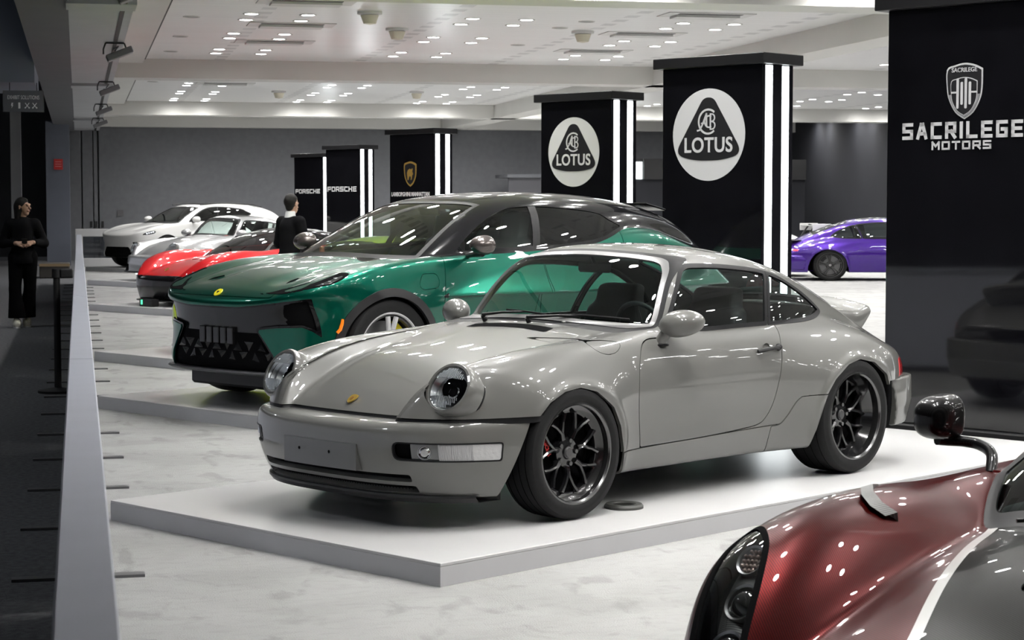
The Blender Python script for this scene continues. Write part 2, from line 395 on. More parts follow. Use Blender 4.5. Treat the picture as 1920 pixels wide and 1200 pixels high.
# movable-wall track and the dark soffits over the aisle
tr = struct(box('trim_9', (-.08, Y0, 3.75), (.62, Y1, 4.6), m_soffit)); box('track_slot', (.48, Y0, 3.742), (.53, Y1, 3.75), m_black, tr)
struct(box('trim_10', (-.62, Y0, 3.72), (-.08, Y1, 3.95), m_soffit_d))
struct(box('trim_11', (-3.4, 29.9, 3.45), (-.62, 33.0, 5.4), mat('bulkhead_blue', (.16, .185, .235), .8)))
struct(box('ceiling_aisle', (X0, Y0, 5.4), (-.62, Y1+4, 5.5), m_soffit_d))
for y in (20.6, 34.8, 49.0): struct(box('trim_12', (-.10, y, 3.70), (.63, y+.7, 3.76), m_soffit))
# piers and partition leaves at the far end of the aisle
pier = struct(box('wall_pier', (-.82, 52.0, 0), (-.21, 52.6, 3.8), mat('pier_blue', (.15, .165, .205), .8, noise=.05, nscale=3)))
struct(box('wall_column', (-1.75, 53, 0), (-1.48, 53.4, 5.4), m_soffit))
lw = .40
for k, (x0, x1) in enumerate(((-.23, .09), (.13, .42), (.45, .55), (.60, .95))):
    struct(box('wall_partition_%d' % (k+1), (x0, Y1-.18, 0), (x1, Y1-.02, BEAM), m_grey_wall))
struct(box('baseboard_back', (-.3, Y1-.03, 0), (X1, Y1-.01, .15), m_black))
def label_things():
    # door handle plates on the partition leaves
    for x in (.36, .50, .68): tag(box('partition_latch', (x-.035, Y1-.20, .95), (x+.035, Y1-.18, 1.13), m_black), 'small black latch plate on the grey folding partition', 'latch', 'latch plates on the partition leaves')
    sw = box('wall_plate', (1.10, Y1-.03, 1.28), (1.28, Y1-.001, 1.46), mat('plate_grey', (.10, .10, .105), .5)); tag(sw, 'dark square wall plate on the grey back wall', 'wall plate')
    rs = empty('fire_sign', (-.50, 51.98, 2.67), 0, 'small red notice on the blue-grey pier', 'sign')
    box('board', (-.115, 0, -.14), (.115, .015, .14), mat('sign_red', (.55, .03, .03), .5), rs)
    for k in range(3): box('print_line', (-.08, -.002, .06-.06*k), (.08, 0, .075-.06*k), mat('sign_red_print', (.75, .3, .3), .5), rs)
    ex = empty('hanging_sign', (-.79, 30.0, 3.17), 0, 'dark hanging sign reading EXHIBIT SOLUTIONS with four pictograms', 'sign')
    box('board', (-.30, 0, -.16), (.30, .05, .16), mat('sign_grey', (.10, .11, .125), .6), ex)
    ink = mat('sign_ink', (.85, .87, .9), .6)
    text_part('lettering', 'EXHIBIT SOLUTIONS', .082, ink, ex, basis((0, -.002, .055), (1, 0, 0), (0, 0, 1)), .001, sx=.62)
    g = MB().prism([(-.008, .04), (.016, .04), (.004, .008), (.018, .008), (-.012, -.045), (-.002, -.004), (-.018, -.004)], lambda u, v: (-.165+u, -.002, -.065+v), (0, .002, 0)); g.build('pictogram_bolt', ink, ex)
    MB().box((-.075, -.002, -.11), (-.045, 0, -.02)).build('pictogram_cabinet', ink, ex)
    for nm, cx in (('pictogram_scissors', .055), ('pictogram_tools', .165)):
        b = MB()
        for s in (-1, 1): b.tube([(cx-s*.03, -.001, -.025), (cx+s*.03, -.001, -.105)], .006, 6)
        for s in (-1, 1): b.sphere((cx+s*.028, -.001, -.098), (.012, .002, .012), 8, 6)
        b.build(nm, ink, ex)
    for x in (-.2, .2): MB().tube([(x, .025, .16), (x, .025, .28)], .006, 6).build('hanger_rod', m_black, ex)
label_things()
# ---------------------------------------------------------------- ceiling lamps and fittings
m_lamp = bpy.data.materials.new('lamp_glow'); m_lamp.use_nodes = True
def lamp_nodes(m, col, s, wide=1.0):
    """glowing lens; wide < 1 gives the beam of a downlight reflector, strongest straight out"""
    nt = m.node_tree; b = nt.nodes['Principled BSDF']; nt.nodes.remove(b); e = nt.nodes.new('ShaderNodeEmission'); e.inputs[0].default_value = (*col, 1)
    g = nt.nodes.new('ShaderNodeNewGeometry'); k = nt.nodes.new('ShaderNodeMath'); k.operation = 'MULTIPLY_ADD'; k.inputs[1].default_value = -1; k.inputs[2].default_value = 1
    nt.links.new(g.outputs['Backfacing'], k.inputs[0])
    d = nt.nodes.new('ShaderNodeVectorMath'); d.operation = 'DOT_PRODUCT'; nt.links.new(g.outputs['Normal'], d.inputs[0]); nt.links.new(g.outputs['Incoming'], d.inputs[1])
    p = nt.nodes.new('ShaderNodeMath'); p.operation = 'POWER'; p.inputs[1].default_value = 2.0; nt.links.new(d.outputs['Value'], p.inputs[0])
    q = nt.nodes.new('ShaderNodeMath'); q.operation = 'MULTIPLY_ADD'; q.inputs[1].default_value = s*(1-wide); q.inputs[2].default_value = s*wide; nt.links.new(p.outputs[0], q.inputs[0])
    f = nt.nodes.new('ShaderNodeMath'); f.operation = 'MULTIPLY'; nt.links.new(q.outputs[0], f.inputs[0]); nt.links.new(k.outputs[0], f.inputs[1])
    nt.links.new(f.outputs[0], e.inputs[1]); nt.links.new(e.outputs[0], nt.nodes['Material Output'].inputs[0])
lamp_nodes(m_lamp, (1.0, .985, .96), LAMP, .05)
def disc_mesh(name, r, z, n=12):
    me = bpy.data.meshes.new(name); v = [(r*math.cos(2*math.pi*k/n), r*math.sin(2*math.pi*k/n), z) for k in range(n)]
    me.from_pydata(v, [], [tuple(range(n))[::-1]]); return me
lamp_me = disc_mesh('lens', .09, 0); lamp_me.materials.append(m_lamp)
ring = MB().lathe([(.10, .004), (.10, -.004), (.118, -.004), (.122, .012)], n=16).mesh('trim_ring'); ring.materials.append(m_beam)
off_me = disc_mesh('dark_lens', .10, 0); off_me.materials.append(mat('lamp_off', (.08, .08, .08), .3))
rnd = random.Random(4)
def in_view(x, y):
    c, s = math.cos(YAW), math.sin(YAW); d = x*s+y*c; r = x*c-y*s
    if d < 5: return False
    return -1000 < FPX*r/d < 1000 and HOR-FPX*(CEIL-CAMZ)/d > -40
beyond = []
for j in range(22):
    for i in range(7):
        for a in (0, 1):
            for b in (0, 1):
                x, y = 2.33+3.07*i+.77*a, -7.1+3.04*j+.85*b
                if y < 4.2: continue                              # the hall behind the photographer is unlit
                if any(abs(y-yb-.35) < .5 for yb in (6.4, 20.6, 34.8, 49.0)) or abs(x-10.92) < .55 or y > Y1-.8: continue
                if not in_view(x, y): beyond.append((x, y)); continue
                lo = empty('ceiling_downlight', (x, y, CEIL-.006), 0, 'round recessed downlight glowing in the white plank ceiling', 'downlight', 'lit downlights in the ceiling')
                link('lens', lamp_me, None, lo)
                if y < 36: link('trim_ring', ring, None, lo)
bm_ = MB()
for x, y in beyond:
    bm_.add([(x+.1*math.cos(2*math.pi*k/12), y+.1*math.sin(2*math.pi*k/12), CEIL-.006) for k in range(12)], [tuple(range(12))[::-1]])
tag(bm_.build('ceiling_downlights', m_lamp, fix=False), 'field of round downlights glowing in the ceiling above the nearer stands', 'downlights', kind='stuff')
for x, y in ((1.56, 26.93), (1.57, 30.1), (1.56, 33.05), (6.92, 24.33), (6.93, 27.43), (7.06, 26.4), (7.0, 30.5), (4.4, 38.5), (7.1, 40.2), (1.56, 38.0), (1.57, 41.2)):
    o = empty('dark_downlight', (x, y, CEIL-.006), 0, 'round downlight switched off, a dark disc in the white ceiling', 'downlight', 'unlit downlights in the ceiling')
    link('lens', off_me, None, o); link('trim_ring', ring, None, o)
m_vent = mat('vent_white', (.62, .62, .61), .5); m_dark = mat('vent_dark', (.06, .06, .06), .7)
def vent(x, y):
    o = empty('ceiling_vent', (x, y, CEIL), 0, 'rectangular air vent with a dark slot in the plank ceiling', 'vent', 'air vents in the ceiling')
    box('frame', (-.62, -.30, -.012), (.62, .30, 0), m_vent, o); box('slot', (-.45, -.24, -.016), (.45, -.12, -.012), m_dark, o); box('plate', (-.45, -.10, -.045), (.45, .24, -.012), m_vent, o)
for x, y in ((2.88, 24.64), (3.03, 27.8), (3.08, 30.75), (8.42, 25.15), (8.39, 28.09), (8.5, 31.37), (3.3, 37.9), (3.1, 41.5), (8.6, 38.5)): vent(x, y)
for x, y in ((3.86, 25.74), (4.61, 28.04), (4.5, 44.0), (7.4, 27.9), (7.6, 43.5)):
    o = empty('ceiling_speaker', (x, y, CEIL), 0, 'cream cone-shaped fitting hanging just under the ceiling', 'ceiling fitting', 'cone fittings on the ceiling')
    MB().lathe([(0, 0), (.17, 0), (.17, -.035), (.10, -.045), (.10, -.05)], n=20).build('collar', m_vent, o)
    MB().lathe([(.125, -.05), (.085, -.16), (.0, -.175)], n=20).build('cone', mat('cream_plastic', (.60, .56, .45), .5), o)
# flood lamps clamped along the wall track
m_lampbody = mat('flood_black', (.03, .03, .032), .5)
for y in (26.0, 34.2, 41.8, 48.5, 18.5):
    o = empty('track_floodlight', (.50, y, 3.74), 0, 'grey box floodlight clamped under the wall track', 'floodlight', 'floodlights along the wall track')
    MB().box((-.18, -.12, -.20), (.18, .12, -.11), .01).xf(Matrix.Rotation(math.radians(-22), 4, 'Y')).build('housing', mat('flood_grey', (.14, .14, .15), .5), o)
    b = MB()
    for s in (-1, 1): b.tube([(s*.12, 0, 0), (s*.15, 0, -.08), (s*.15, 0, -.15)], .012, 6)
    b.tube([(-.12, 0, 0), (.12, 0, 0)], .012, 6); b.build('bracket', m_lampbody, o)
    MB().tube([(.0, .02, -.1), (.05, .3, -.02), (.0, .9, -.01), (.03, 1.8, -.03), (.0, 3.0, -.01)], .010, 6).build('cable', m_lampbody, o)
# ---------------------------------------------------------------- barrier rail along the aisle
def barrier():
    k = 0
    for y0, y1 in ((-3.0, 2.35), (2.36, 7.7), (7.71, 13.0), (13.01, 18.4), (18.41, 23.8), (23.81, 29.2), (29.21, 34.5), (34.51, 40)):
        o = empty('barrier_panel', (0, y0, 0), 0, 'low white barrier panel with a flat top rail along the aisle', 'barrier', 'barrier panels along the aisle')
        L = y1-y0
        box('top_rail', (-.045, 0, .97), (.05, L, 1.0), m_rail, o, .004); box('panel', (-.012, .02, .06), (.012, L-.02, .97), mat('barrier_black', (.02, .02, .022), .6), o)
        box('white_face', (.013, .02, .06), (.018, L-.02, .97), m_rail, o)
        n = 4
        for j in range(n):
            y = L*(j+.5)/n; xr = .10 if any(abs(y+y0-c) < .6 for c in (9.91, 15.41, 20.12, 29.79, 39.3)) else .26
            box('foot_plate', (-.30, y-.035, 0), (xr, y+.035, .012), mat('steel_dark', (.16, .16, .165), .45, metal=.6), o)
            box('post', (-.025, y-.025, .012), (-.0121, y+.025, .97), mat('post_black', (.02, .02, .022), .6), o)
barrier()
# white gate frame and black stanchion where the rail ends
o = empty('gate_frame', (-.04, 51.0, 0), 0, 'white low gate frame with a glass pane by the far end of the aisle', 'gate')
for nm, lo, hi in (('rail', (-.05, 0, .78), (1.6, .08, .98)), ('rail', (-.05, 0, 0), (1.6, .08, .22)), ('upright', (-.05, 0, .22), (.14, .08, .78)), ('upright', (1.4, 0, .22), (1.6, .08, .78))): box(nm, lo, hi, m_white_side, o, .01)
box('pane', (.14, .035, .22), (1.4, .045, .78), glass('gate_glass', (.5, .52, .55)), o)
o = empty('stanchion', (-.19, 16.8, 0), 0, 'black stanchion post with a low base beside the barrier', 'stanchion')
MB().lathe([(0, 0), (.17, 0), (.17, .02), (.03, .045), (.028, .98), (.04, .985), (.04, 1.06), (0, 1.06)], n=20).build('post', m_black, o)
MB().box((.03, -.04, .98), (.14, .04, 1.06), .01).build('belt_head', m_black, o)
o = tag(box('aisle_bench', (-.85, 43, 0), (-.2, 44.2, .32), mat('bench_dark', (.05, .045, .04), .7), None, .02), 'low dark bench with a tan edge by the pier', 'bench')
box('seat_edge', (-.85, 42.98, .26), (-.2, 43, .32), mat('tan_edge', (.25, .18, .10), .6), o)
# dark booths in front of the back wall
o = empty('dark_counter', (12.3, 54.8, 0), 0, 'long dark booth counter against the grey back wall', 'booth')
box('front_panel', (0, 0, 0), (3.0, .1, 2.40), mat('booth_grey', (.07, .07, .08), .6), o); box('top', (-.05, -.05, 2.40), (3.1, 1.6, 2.50), m_soffit_d, o)
o = empty('lit_booth', (15.6, 54.0, 0), 0, 'black booth with two small glowing white panels', 'booth')
box('wall_panel', (-.1, .0, 0), (5.6, .1, 2.35), m_navy_wall, o); box('header', (.55, -.1, 2.35), (5.6, .4, 2.95), m_black, o)
for x0, x1 in ((.05, .17), (.28, .52)): box('glow_panel', (x0, -.03, 2.36), (x1, 0, 2.86), mat('panel_glow', (.9, .9, .9), .5, emit=(.9, 1, 1), estr=4), o)
box('back_board', (-.1, .0, 2.35), (.55, .1, 2.95), m_black, o)
# a few weak fill lamps, added out of view to brighten the aisle
m_fill = bpy.data.materials.new('fill_glow'); m_fill.use_nodes = True; lamp_nodes(m_fill, (.9, .95, 1.0), 120.0, .4)
for x, y in ((-3.2, 9.0), (-3.2, 17.0), (-3.2, 25.0), (-3.2, 33.0), (-3.2, 41.0)):
    o = empty('aisle_fill', (x, y, 5.39), 0, 'added round fill light, out of view, that brightens the dark aisle', 'lamp', 'added fill lights over the aisle'); link('lens', disc_mesh('aisle_fill_disc', .2, 0), m_fill, o)
# ================================================================ sign columns
m_gloss = mat('column_black', (.005, .005, .0065), .05, spec=.7, noise=.3, nscale=3)
m_led = bpy.data.materials.new('led_glow'); m_led.use_nodes = True
lamp_nodes(m_led, (.93, .985, 1.0), 7.0)
m_logo = mat('logo_silver', (.60, .60, .61), .45); m_gold = mat('logo_gold', (.62, .40, .10), .35, metal=.6); m_ink = mat('logo_black', (.008, .008, .01), .4)
CW, CD, CH = 1.21, .48, 2.92
def ell(cx, cz, rx, rz, n=56): return [(cx+rx*math.cos(2*math.pi*k/n), cz+rz*math.sin(2*math.pi*k/n)) for k in range(n)]
def plate(name, poly, m, o, y=-.004, d=.004): return MB().prism(poly, lambda u, v: (u, y, v), (0, d, 0)).build(name, m, o)
FB = lambda x, z, y=-.010: basis((x, y, z), (1, 0, 0), (0, 0, 1))
def stroke(name, pts, w, m, o, y):
    """flat line of width w on the sign face"""
    P = np.array(pts, float); t = nrm(np.gradient(P, axis=0)); nn = np.stack([-t[:, 1], t[:, 0]], 1)*w/2
    return plate(name, [tuple(p) for p in P+nn]+[tuple(p) for p in (P-nn)[::-1]], m, o, y, .003)
def column(x, y, label, strips=True, art=None):
    o = empty('sign_column', (x, y, 0), math.atan2(EY.y, EY.x), label, 'sign column', 'black sign columns down the hall')
    MB().box((0, 0, .12), (CW, CD, CH), .004).build('shaft', m_gloss, o)
    MB().box((-.07, -.07, CH), (CW+.07, CD+.07, CH+.10), .006).build('cap', mat('cap_black', (.008, .008, .009), .4, spec=.2), o)
    MB().box((-.06, -.06, 0), (CW+.06, CD+.06, .12), .01).build('plinth', mat('plinth_grey', (.015, .015, .016), .4, spec=.2), o)
    for a, b in ((.052, .150), (.307, .405)): box('light_strip', (CW, a, .13), (CW+.006, b, CH-.01), m_led, o)
    if art: art(o)
    return o
GLYPH = {'S': [[(1, 1), (0, 1), (0, .5), (1, .5), (1, 0), (0, 0)]], 'A': [[(0, 0), (.42, 1), (.58, 1), (1, 0)], [(.2, .3), (.8, .3)]], 'C': [[(1, 1), (0, 1), (0, 0), (1, 0)]], 'R': [[(0, 0), (0, 1), (1, 1), (1, .42), (0, .42)], [(.55, .42), (1, 0)]],
         'I': [[(0, 0), (0, 1)]], 'L': [[(0, 1), (0, 0), (1, 0)]], 'E': [[(1, 1), (0, 1), (0, 0), (1, 0)], [(0, .5), (.9, .5)]], 'G': [[(1, 1), (0, 1), (0, 0), (1, 0), (1, .48), (.55, .48)]], 'M': [[(0, 0), (0, 1), (.5, .4), (1, 1), (1, 0)]],
         'O': [[(0, 0), (0, 1), (1, 1), (1, 0), (0, 0)]], 'T': [[(0, 1), (1, 1)], [(.5, 1), (.5, 0)]], 'P': [[(0, 0), (0, 1), (1, 1), (1, .42), (0, .42)]], 'H': [[(0, 0), (0, 1)], [(1, 0), (1, 1)], [(0, .5), (1, .5)]]}
def square_word(s, cx, cz, W, H, wt, m, o, y=-.006, gap=.42):
    """square-cut capitals W wide over all and H high, stroke weight wt"""
    wd = lambda ch: 0 if ch == 'I' else 1.0
    n = sum(wd(ch) for ch in s); u = (W-wt*len(s)-gap*wt*2*(len(s)-1))/n; x = cx-W/2; b = MB()
    for ch in s:
        w0 = u*wd(ch)
        for line in GLYPH[ch]:
            P = [np.array((x+wt/2+p*w0, cz-H/2+wt/2+q*(H-wt))) for p, q in line]
            for A, B in zip(P[:-1], P[1:]):
                t = nrm(B-A); nn = np.array([-t[1], t[0]])*wt/2; a_, b_ = A-t*wt*.5, B+t*wt*.5
                b.prism([tuple(a_+nn), tuple(b_+nn), tuple(b_-nn), tuple(a_-nn)], lambda p, q: (p, y, q), (0, .002, 0))
        x += w0+wt+gap*wt*2
    return b.build('lettering', m, o, fix=False)
def lotus(o):
    cx, cz = .575, 2.275; R = .44
    plate('badge_disc', ell(cx, cz, R, R), m_logo, o)
    tri = roundpoly([(cx-.415, cz-.185), (cx-.06, cz+.355), (cx+.06, cz+.355), (cx+.415, cz-.185), (cx+.17, cz-.245), (cx-.17, cz-.245)], [.15, .11, .11, .15, .2, .2], 8)
    plate('badge_triangle', [tuple(p) for p in tri], m_ink, o, -.008)
    text_part('lettering', 'LOTUS', .198, m_logo, o, FB(cx, cz-.105), .002, sx=.94, bold=.004, space=1.06)
    k = cz+.125; arc = lambda ax, az, r, a0, a1, n=14: [(ax+r*math.cos(math.radians(a0+(a1-a0)*i/n)), az+r*math.sin(math.radians(a0+(a1-a0)*i/n))) for i in range(n+1)]
    stroke('monogram_c', arc(cx, k, .115, 50, 310, 20), .019, m_logo, o, -.011)
    stroke('monogram_c', arc(cx+.012, k, .055, 60, 300), .015, m_logo, o, -.011)
    stroke('monogram_a', [(cx-.135, k-.085), (cx-.105, k-.08), (cx-.07, k-.03), (cx-.035, k+.045), (cx-.02, k+.082)], .017, m_logo, o, -.011); stroke('monogram_a', [(cx-.02, k+.082), (cx-.018, k-.04)], .016, m_logo, o, -.011); stroke('monogram_a', [(cx-.085, k-.015), (cx-.018, k-.015)], .013, m_logo, o, -.011)
    stroke('monogram_b', [(cx+.028, k+.075), (cx+.028, k-.075)], .016, m_logo, o, -.0111)
    stroke('monogram_b', [(cx+.02, k+.072)]+arc(cx+.045, k+.036, .034, 85, -85, 8)+[(cx+.028, k+.002)], .014, m_logo, o, -.011); stroke('monogram_b', [(cx+.028, k+.0)]+arc(cx+.047, k-.037, .036, 85, -85, 8)+[(cx+.02, k-.073)], .014, m_logo, o, -.011)
def shield(cx, cz, w, h, s=1):
    pts = [(-1, .78), (-.55, .93), (0, 1), (.55, .93), (1, .78), (1, .78), (.99, .1), (.86, -.32), (.5, -.76), (0, -1.0), (0, -1.0), (-.5, -.76), (-.86, -.32), (-.99, .1), (-1, .78)]
    return [tuple(p) for p in chain([(cx+u*w*s, cz+v*h*s) for u, v in pts[:-1]], True, 4)]
def sacrilege(o):
    cx, cz = .60, 2.355; W, H = .135, .185
    m_sh = mat('shield_shade', (.28, .28, .29), .45)
    plate('shield_edge', shield(cx, cz, W, H), m_logo, o); plate('shield_field', shield(cx, cz, W-.010, H-.012), m_ink, o, -.007)
    plate('shield_band', shield(cx, cz-.035, W-.036, H-.058), m_logo, o, -.010); plate('shield_inner', shield(cx, cz-.035, W-.041, H-.064), m_ink, o, -.012)
    low = [p for p in shield(cx, cz, W-.010, H-.012) if p[1] < cz-.02]; inn = [p for p in shield(cx, cz-.035, W-.036, H-.058) if p[1] < cz-.02]
    lo_ = sorted(low, key=lambda p: p[0]); in_ = sorted(inn, key=lambda p: -p[0])
    plate('shield_rim', lo_+in_, m_sh, o, -.009)
    for i, dx in enumerate((-.046, -.015, .015, .046)):
        z0, z1 = ((-.10, .10), (-.075, .075))[i % 2]
        plate('bar', [tuple(p) for p in roundpoly([(cx+dx-.009, cz-.015+z0), (cx+dx+.009, cz-.015+z0), (cx+dx+.009, cz-.015+z1), (cx+dx-.009, cz-.015+z1)], .009)], m_logo, o, -.015)
    for s in (-1, 1): plate('cross_bar', [(cx+s*.046, cz-.014), (cx+s*.094, cz-.014), (cx+s*.094, cz-.002), (cx+s*.046, cz-.002)], m_logo, o, -.0145)
    text_part('shield_lettering', 'SACRILEGE', .040, m_logo, o, FB(cx, cz+.138, -.010), .001, sx=.98, bold=.0006)
    square_word('SACRILEGE', cx-.02, 2.10, .91, .112, .0235, m_logo, o, gap=.55); square_word('MOTORS', cx-.02, 2.0, .45, .058, .013, m_logo, o, gap=.6)
def lambo(o):
    cx, cz = .575, 2.18
    plate('shield_edge', shield(cx, cz, .17, .235), m_gold, o); plate('shield_field', shield(cx, cz, .14, .20), m_ink, o, -.007)
    bull = [(-.075, -.05), (-.085, .02), (-.06, .075), (-.01, .10), (.03, .085), (.06, .11), (.075, .085), (.06, .05), (.085, .0), (.06, -.03), (.045, -.10), (.02, -.115), (.025, -.05), (-.02, -.04), (-.045, -.11), (-.07, -.115)]
    plate('bull_emblem', [(cx+u, cz+v) for u, v in bull], m_gold, o, -.010)
    text_part('lettering', 'LAMBORGHINI MANHATTAN', .105, m_logo, o, FB(cx, 1.80, -.004), .002, sx=.76, bold=.004)
def porsche_sign(o): square_word('PORSCHE', .59, 1.98, 1.06, .12, .028, m_logo, o, gap=.45)
column(5.39, 12.22, 'black column with the shield logo and words SACRILEGE MOTORS', art=sacrilege)
column(5.58, 17.99, 'black LOTUS column rising just behind the grey coupe', art=lotus)
column(5.84, 24.11, 'black LOTUS column rising behind the green car roof', art=lotus)
column(5.75, 35.87, 'black column with a gold bull shield and white wording', art=lambo)
column(5.81, 45.92, 'black PORSCHE column with two white light strips, in front of the last one', art=porsche_sign)
column(5.89, 53.58, 'black PORSCHE column farthest down the hall, against the grey wall', art=porsche_sign)
# ================================================================ display stands
def stand(x, y, L, label, W=2.47):
    """low white platform: (x, y) is its left front corner"""
    o = empty('display_platform', (x, y, 0), R33, label, 'platform', 'low white display platforms')
    n = 2; cut_ = [0, .5, 1]
    MB().box((0, -W, .085), (L, 0, .10), .002).build('deck', m_white, o)
    for a, b in ((0, L*.5-.001), (L*.5+.001, L)):
        box('side_panel', (a, -W, 0), (b, -W+.02, .085), m_white_side, o); box('side_panel', (a, -.02, 0), (b, 0, .085), m_white_side, o)
    for x0 in (0, L-.02): box('end_panel', (x0, -W+.02, 0), (x0+.02, -.02, .085), m_white_side, o)
    return o
stand(.14, 9.91, 5.476, 'low white platform under the grey coupe', 2.46)
stand(.13, 15.41, 5.9, 'low white platform under the green crossover')
stand(.14, 20.12, 5.5, 'low white platform under the yellow-green car, behind the green crossover')
stand(.14, 29.79, 5.5, 'low white platform under the red sports car')
stand(.15, 39.30, 5.5, 'low white platform under the silver coupe')
stand(.15, 47.75, 5.5, 'low white platform under the white crossover')
# ================================================================ the grey coupe (x front to rear from the front axle, y to the left side, z up)
P_hood = cs([(-1.0, .33), (-.80, .472), (-.67, .560), (-.5, .648), (-.25, .738), (0, .795), (.25, .842), (.5, .886), (.7, .915), (1.0, .94)])
P_rz = cs([(-.95, .60), (-.75, .675), (-.6, .728), (-.45, .765), (-.28, .795), (-.06, .817), (.2, .832), (.46, .842), (.7, .856), (1.0, .858), (1.6, .855), (2.0, .862), (2.3, .835), (2.55, .782), (2.8, .712), (3.0, .645), (3.2, .55)])
P_ry = cs([(-.9, .59), (-.6, .615), (0, .645), (.5, .665), (1, .68), (1.6, .69), (2.3, .70), (2.8, .64), (3.2, .55)])
P_rr = cs([(-.9, .12), (-.6, .13), (-.3, .16), (0, .24), (.5, .40), (1, .5), (2.0, .45), (2.4, .30), (3.2, .25)])
P_w = cs([(-.9, .60), (-.75, .70), (-.6, .758), (-.4, .800), (-.2, .808), (0, .809), (.3, .806), (.6, .802), (1, .805), (1.6, .81), (2.0, .815), (2.3, .818), (2.6, .812), (2.9, .775), (3.1, .72)])
P_d = cs([(0, -.13), (.15, -.060), (.25, -.032), (.35, -.010), (.45, 0), (.55, .002), (.65, -.006), (.72, -.020), (.80, -.052), (.86, -.10), (.95, -.20)])
P_yb = cs([(.3, .64), (.6, .675), (.8, .700), (1.3, .722), (1.8, .712), (2.1, .672), (2.4, .615), (2.7, .56), (3.0, .52)])
P_roof = cs([(.7, 1.14), (.85, 1.215), (.96, 1.255), (1.1, 1.283), (1.25, 1.293), (1.45, 1.290), (1.7, 1.266), (1.95, 1.216), (2.2, 1.138), (2.5, 1.012), (2.75, .895), (2.95, .788), (3.1, .69)])
P_x0 = cs([(0, -.80), (.3, -.795), (.5, -.765), (.62, -.70), (.72, -.60), (.80, -.46), (.90, -.2)])
P_xr = cs([(0, 3.06), (.3, 3.05), (.5, 3.035), (.65, 3.0), (.75, 2.94), (.83, 2.80), (.95, 2.5)])
def P_flare(x): return .060*np.exp(-np.abs(x/.40)**4)
def P_low(x, y, z):
    zf = 1-step(.50, .86, z)
    fl = P_flare(x)*zf*step(.02, .2, z) + .082*np.exp(-np.abs((x-2.30)/np.where(x < 2.3, .54, .58))**3.4)*(1-step(.52, .93, z))
    fl = fl+.010*np.exp(-((np.hypot((x-.02)/1.04, z-.285)-.362)/.022)**2)*step(-.34, -.28, x)+.010*np.exp(-((np.hypot((x-2.31)/1.03, z-.285)-.372)/.022)**2)*(1-step(2.55, 2.68, x))
    side = y-(P_w(x)+P_d(z)+fl)
    hood = P_hood(np.minimum(x, .9))-.018*(y/.45)**2-step(.9, 1.2, x)*.04
    hood = hood-step(1.6, 2.6, x)*.5
    hump = P_rz(x)-(y-P_ry(x))**2/(2*P_rr(x))-step(.02, .12, np.abs(y-P_ry(x)))*.0
    top = (z-smax(hood, hump, .05))*.9
    front = (P_x0(y)+.56*(z-.50)-x)*.85
    rear = (x-P_xr(y)+.40*np.maximum(z-.55, 0))*.9
    f = smax(side, top, .075)
    f = smax(f, front, .07); f = smax(f, rear, .08)
    return smax(f, .17-z, .04)
def P_cab(x, y, z):
    dz = z-.86
    side = (y-(P_yb(x)-.24*dz-.46*dz*np.abs(dz)-step(2.0, 3.0, x)*.12*np.maximum(dz, 0)))*.93
    roof = (z-P_roof(x)+.16*y*y+.30*np.maximum(y-.25, 0)**2)*.92
    xw = .515+(z-.895)*1.20+.34*(z-.895)**2
    wind = (xw+(.62-.9*np.maximum(z-.9, 0))*y*y-x)*.62
    f = smax(side, roof, .12); f = smax(f, wind, .07)
    return smax(f, .60-z, .05)
def P_F(x, y, z):
    a = P_low(x, y, z); b = P_cab(x, y, z)
    k = .022+.17*step(1.75, 2.35, x)
    f = smin(a, b, k)
    # headlamp pots
    ax = nrm(np.array([-.866, 0, .5])); cx, cy, cz = -.60, .62, .645
    u = (x-cx)*ax[0]+(z-cz)*ax[2]; rx = x-cx-u*ax[0]; rz = z-cz-u*ax[2]; r = np.sqrt(rx*rx+(y-cy)**2+rz*rz)
    pot = np.maximum(r-.121, np.abs(u+.16)-.16)
    return smin(f, pot, .05)

# front bumper: plan curve and vertical profile
B_x = cs([(0, -.905), (.2, -.899), (.45, -.858), (.6, -.785), (.7, -.685), (.77, -.56), (.82, -.42), (.86, -.25), (.95, .1)])
B_dx = cs([(.10, .15), (.15, .105), (.20, .068), (.26, .036), (.32, .014), (.38, .002), (.42, 0), (.46, .006), (.52, .03)])
def B_F(x, y, z):
    front = (B_x(y)+B_dx(z)-x)*.8
    side = y-(P_w(x)+P_flare(x)+.004-.10*np.maximum(.32-z, 0))
    f = smax(front, side, .10); f = smax(f, z-.503+.02*step(-.72, -.95, x), .05)
    f = smax(f, .150-z, .02)
    return smax(f, x+.24, .004)
def RB_F(x, y, z):
    side = y-(P_w(np.minimum(x, 2.9))+.035+.02*step(.52, .40, z)-.25*np.maximum(.33-z, 0)); rear = (x-(P_xr(y)+.105-.45*np.maximum(.36-z, 0)))*.95
    f = smax(side, rear, .10); f = smax(f, z-.505, .03); f = smax(f, .22-z, .05); return smax(f, 2.69+.25*(.5-z)-x, .01)
AF = [(-.47, 0), (-.44, .12), (-.40, .25), (-.345, .40), (-.293, .488), (-.197, .577), (-.086, .62), (.028, .632), (.139, .606), (.264, .521), (.334, .422), (.385, .30), (.41, .15), (.41, 0)]
AR = [(1.90, 0), (1.90, .10), (1.925, .25), (1.985, .45), (2.06, .545), (2.188, .617), (2.31, .64), (2.44, .615), (2.564, .539), (2.64, .424), (2.68, .30), (2.69, .1), (2.69, 0)]
DOOR = chain([(.545, .291), (.545, .291), (.515, .42), (.508, .544), (.525, .66), (.554, .745), (.596, .800), (.663, .826), (.80, .835), (.80, .90), (.80, .90), (1.70, .90), (1.70, .90), (1.735, .842), (1.705, .768), (1.675, .661), (1.64, .553), (1.60, .444), (1.55, .368), (1.49, .332), (1.336, .316), (1.002, .300)], True, 5)
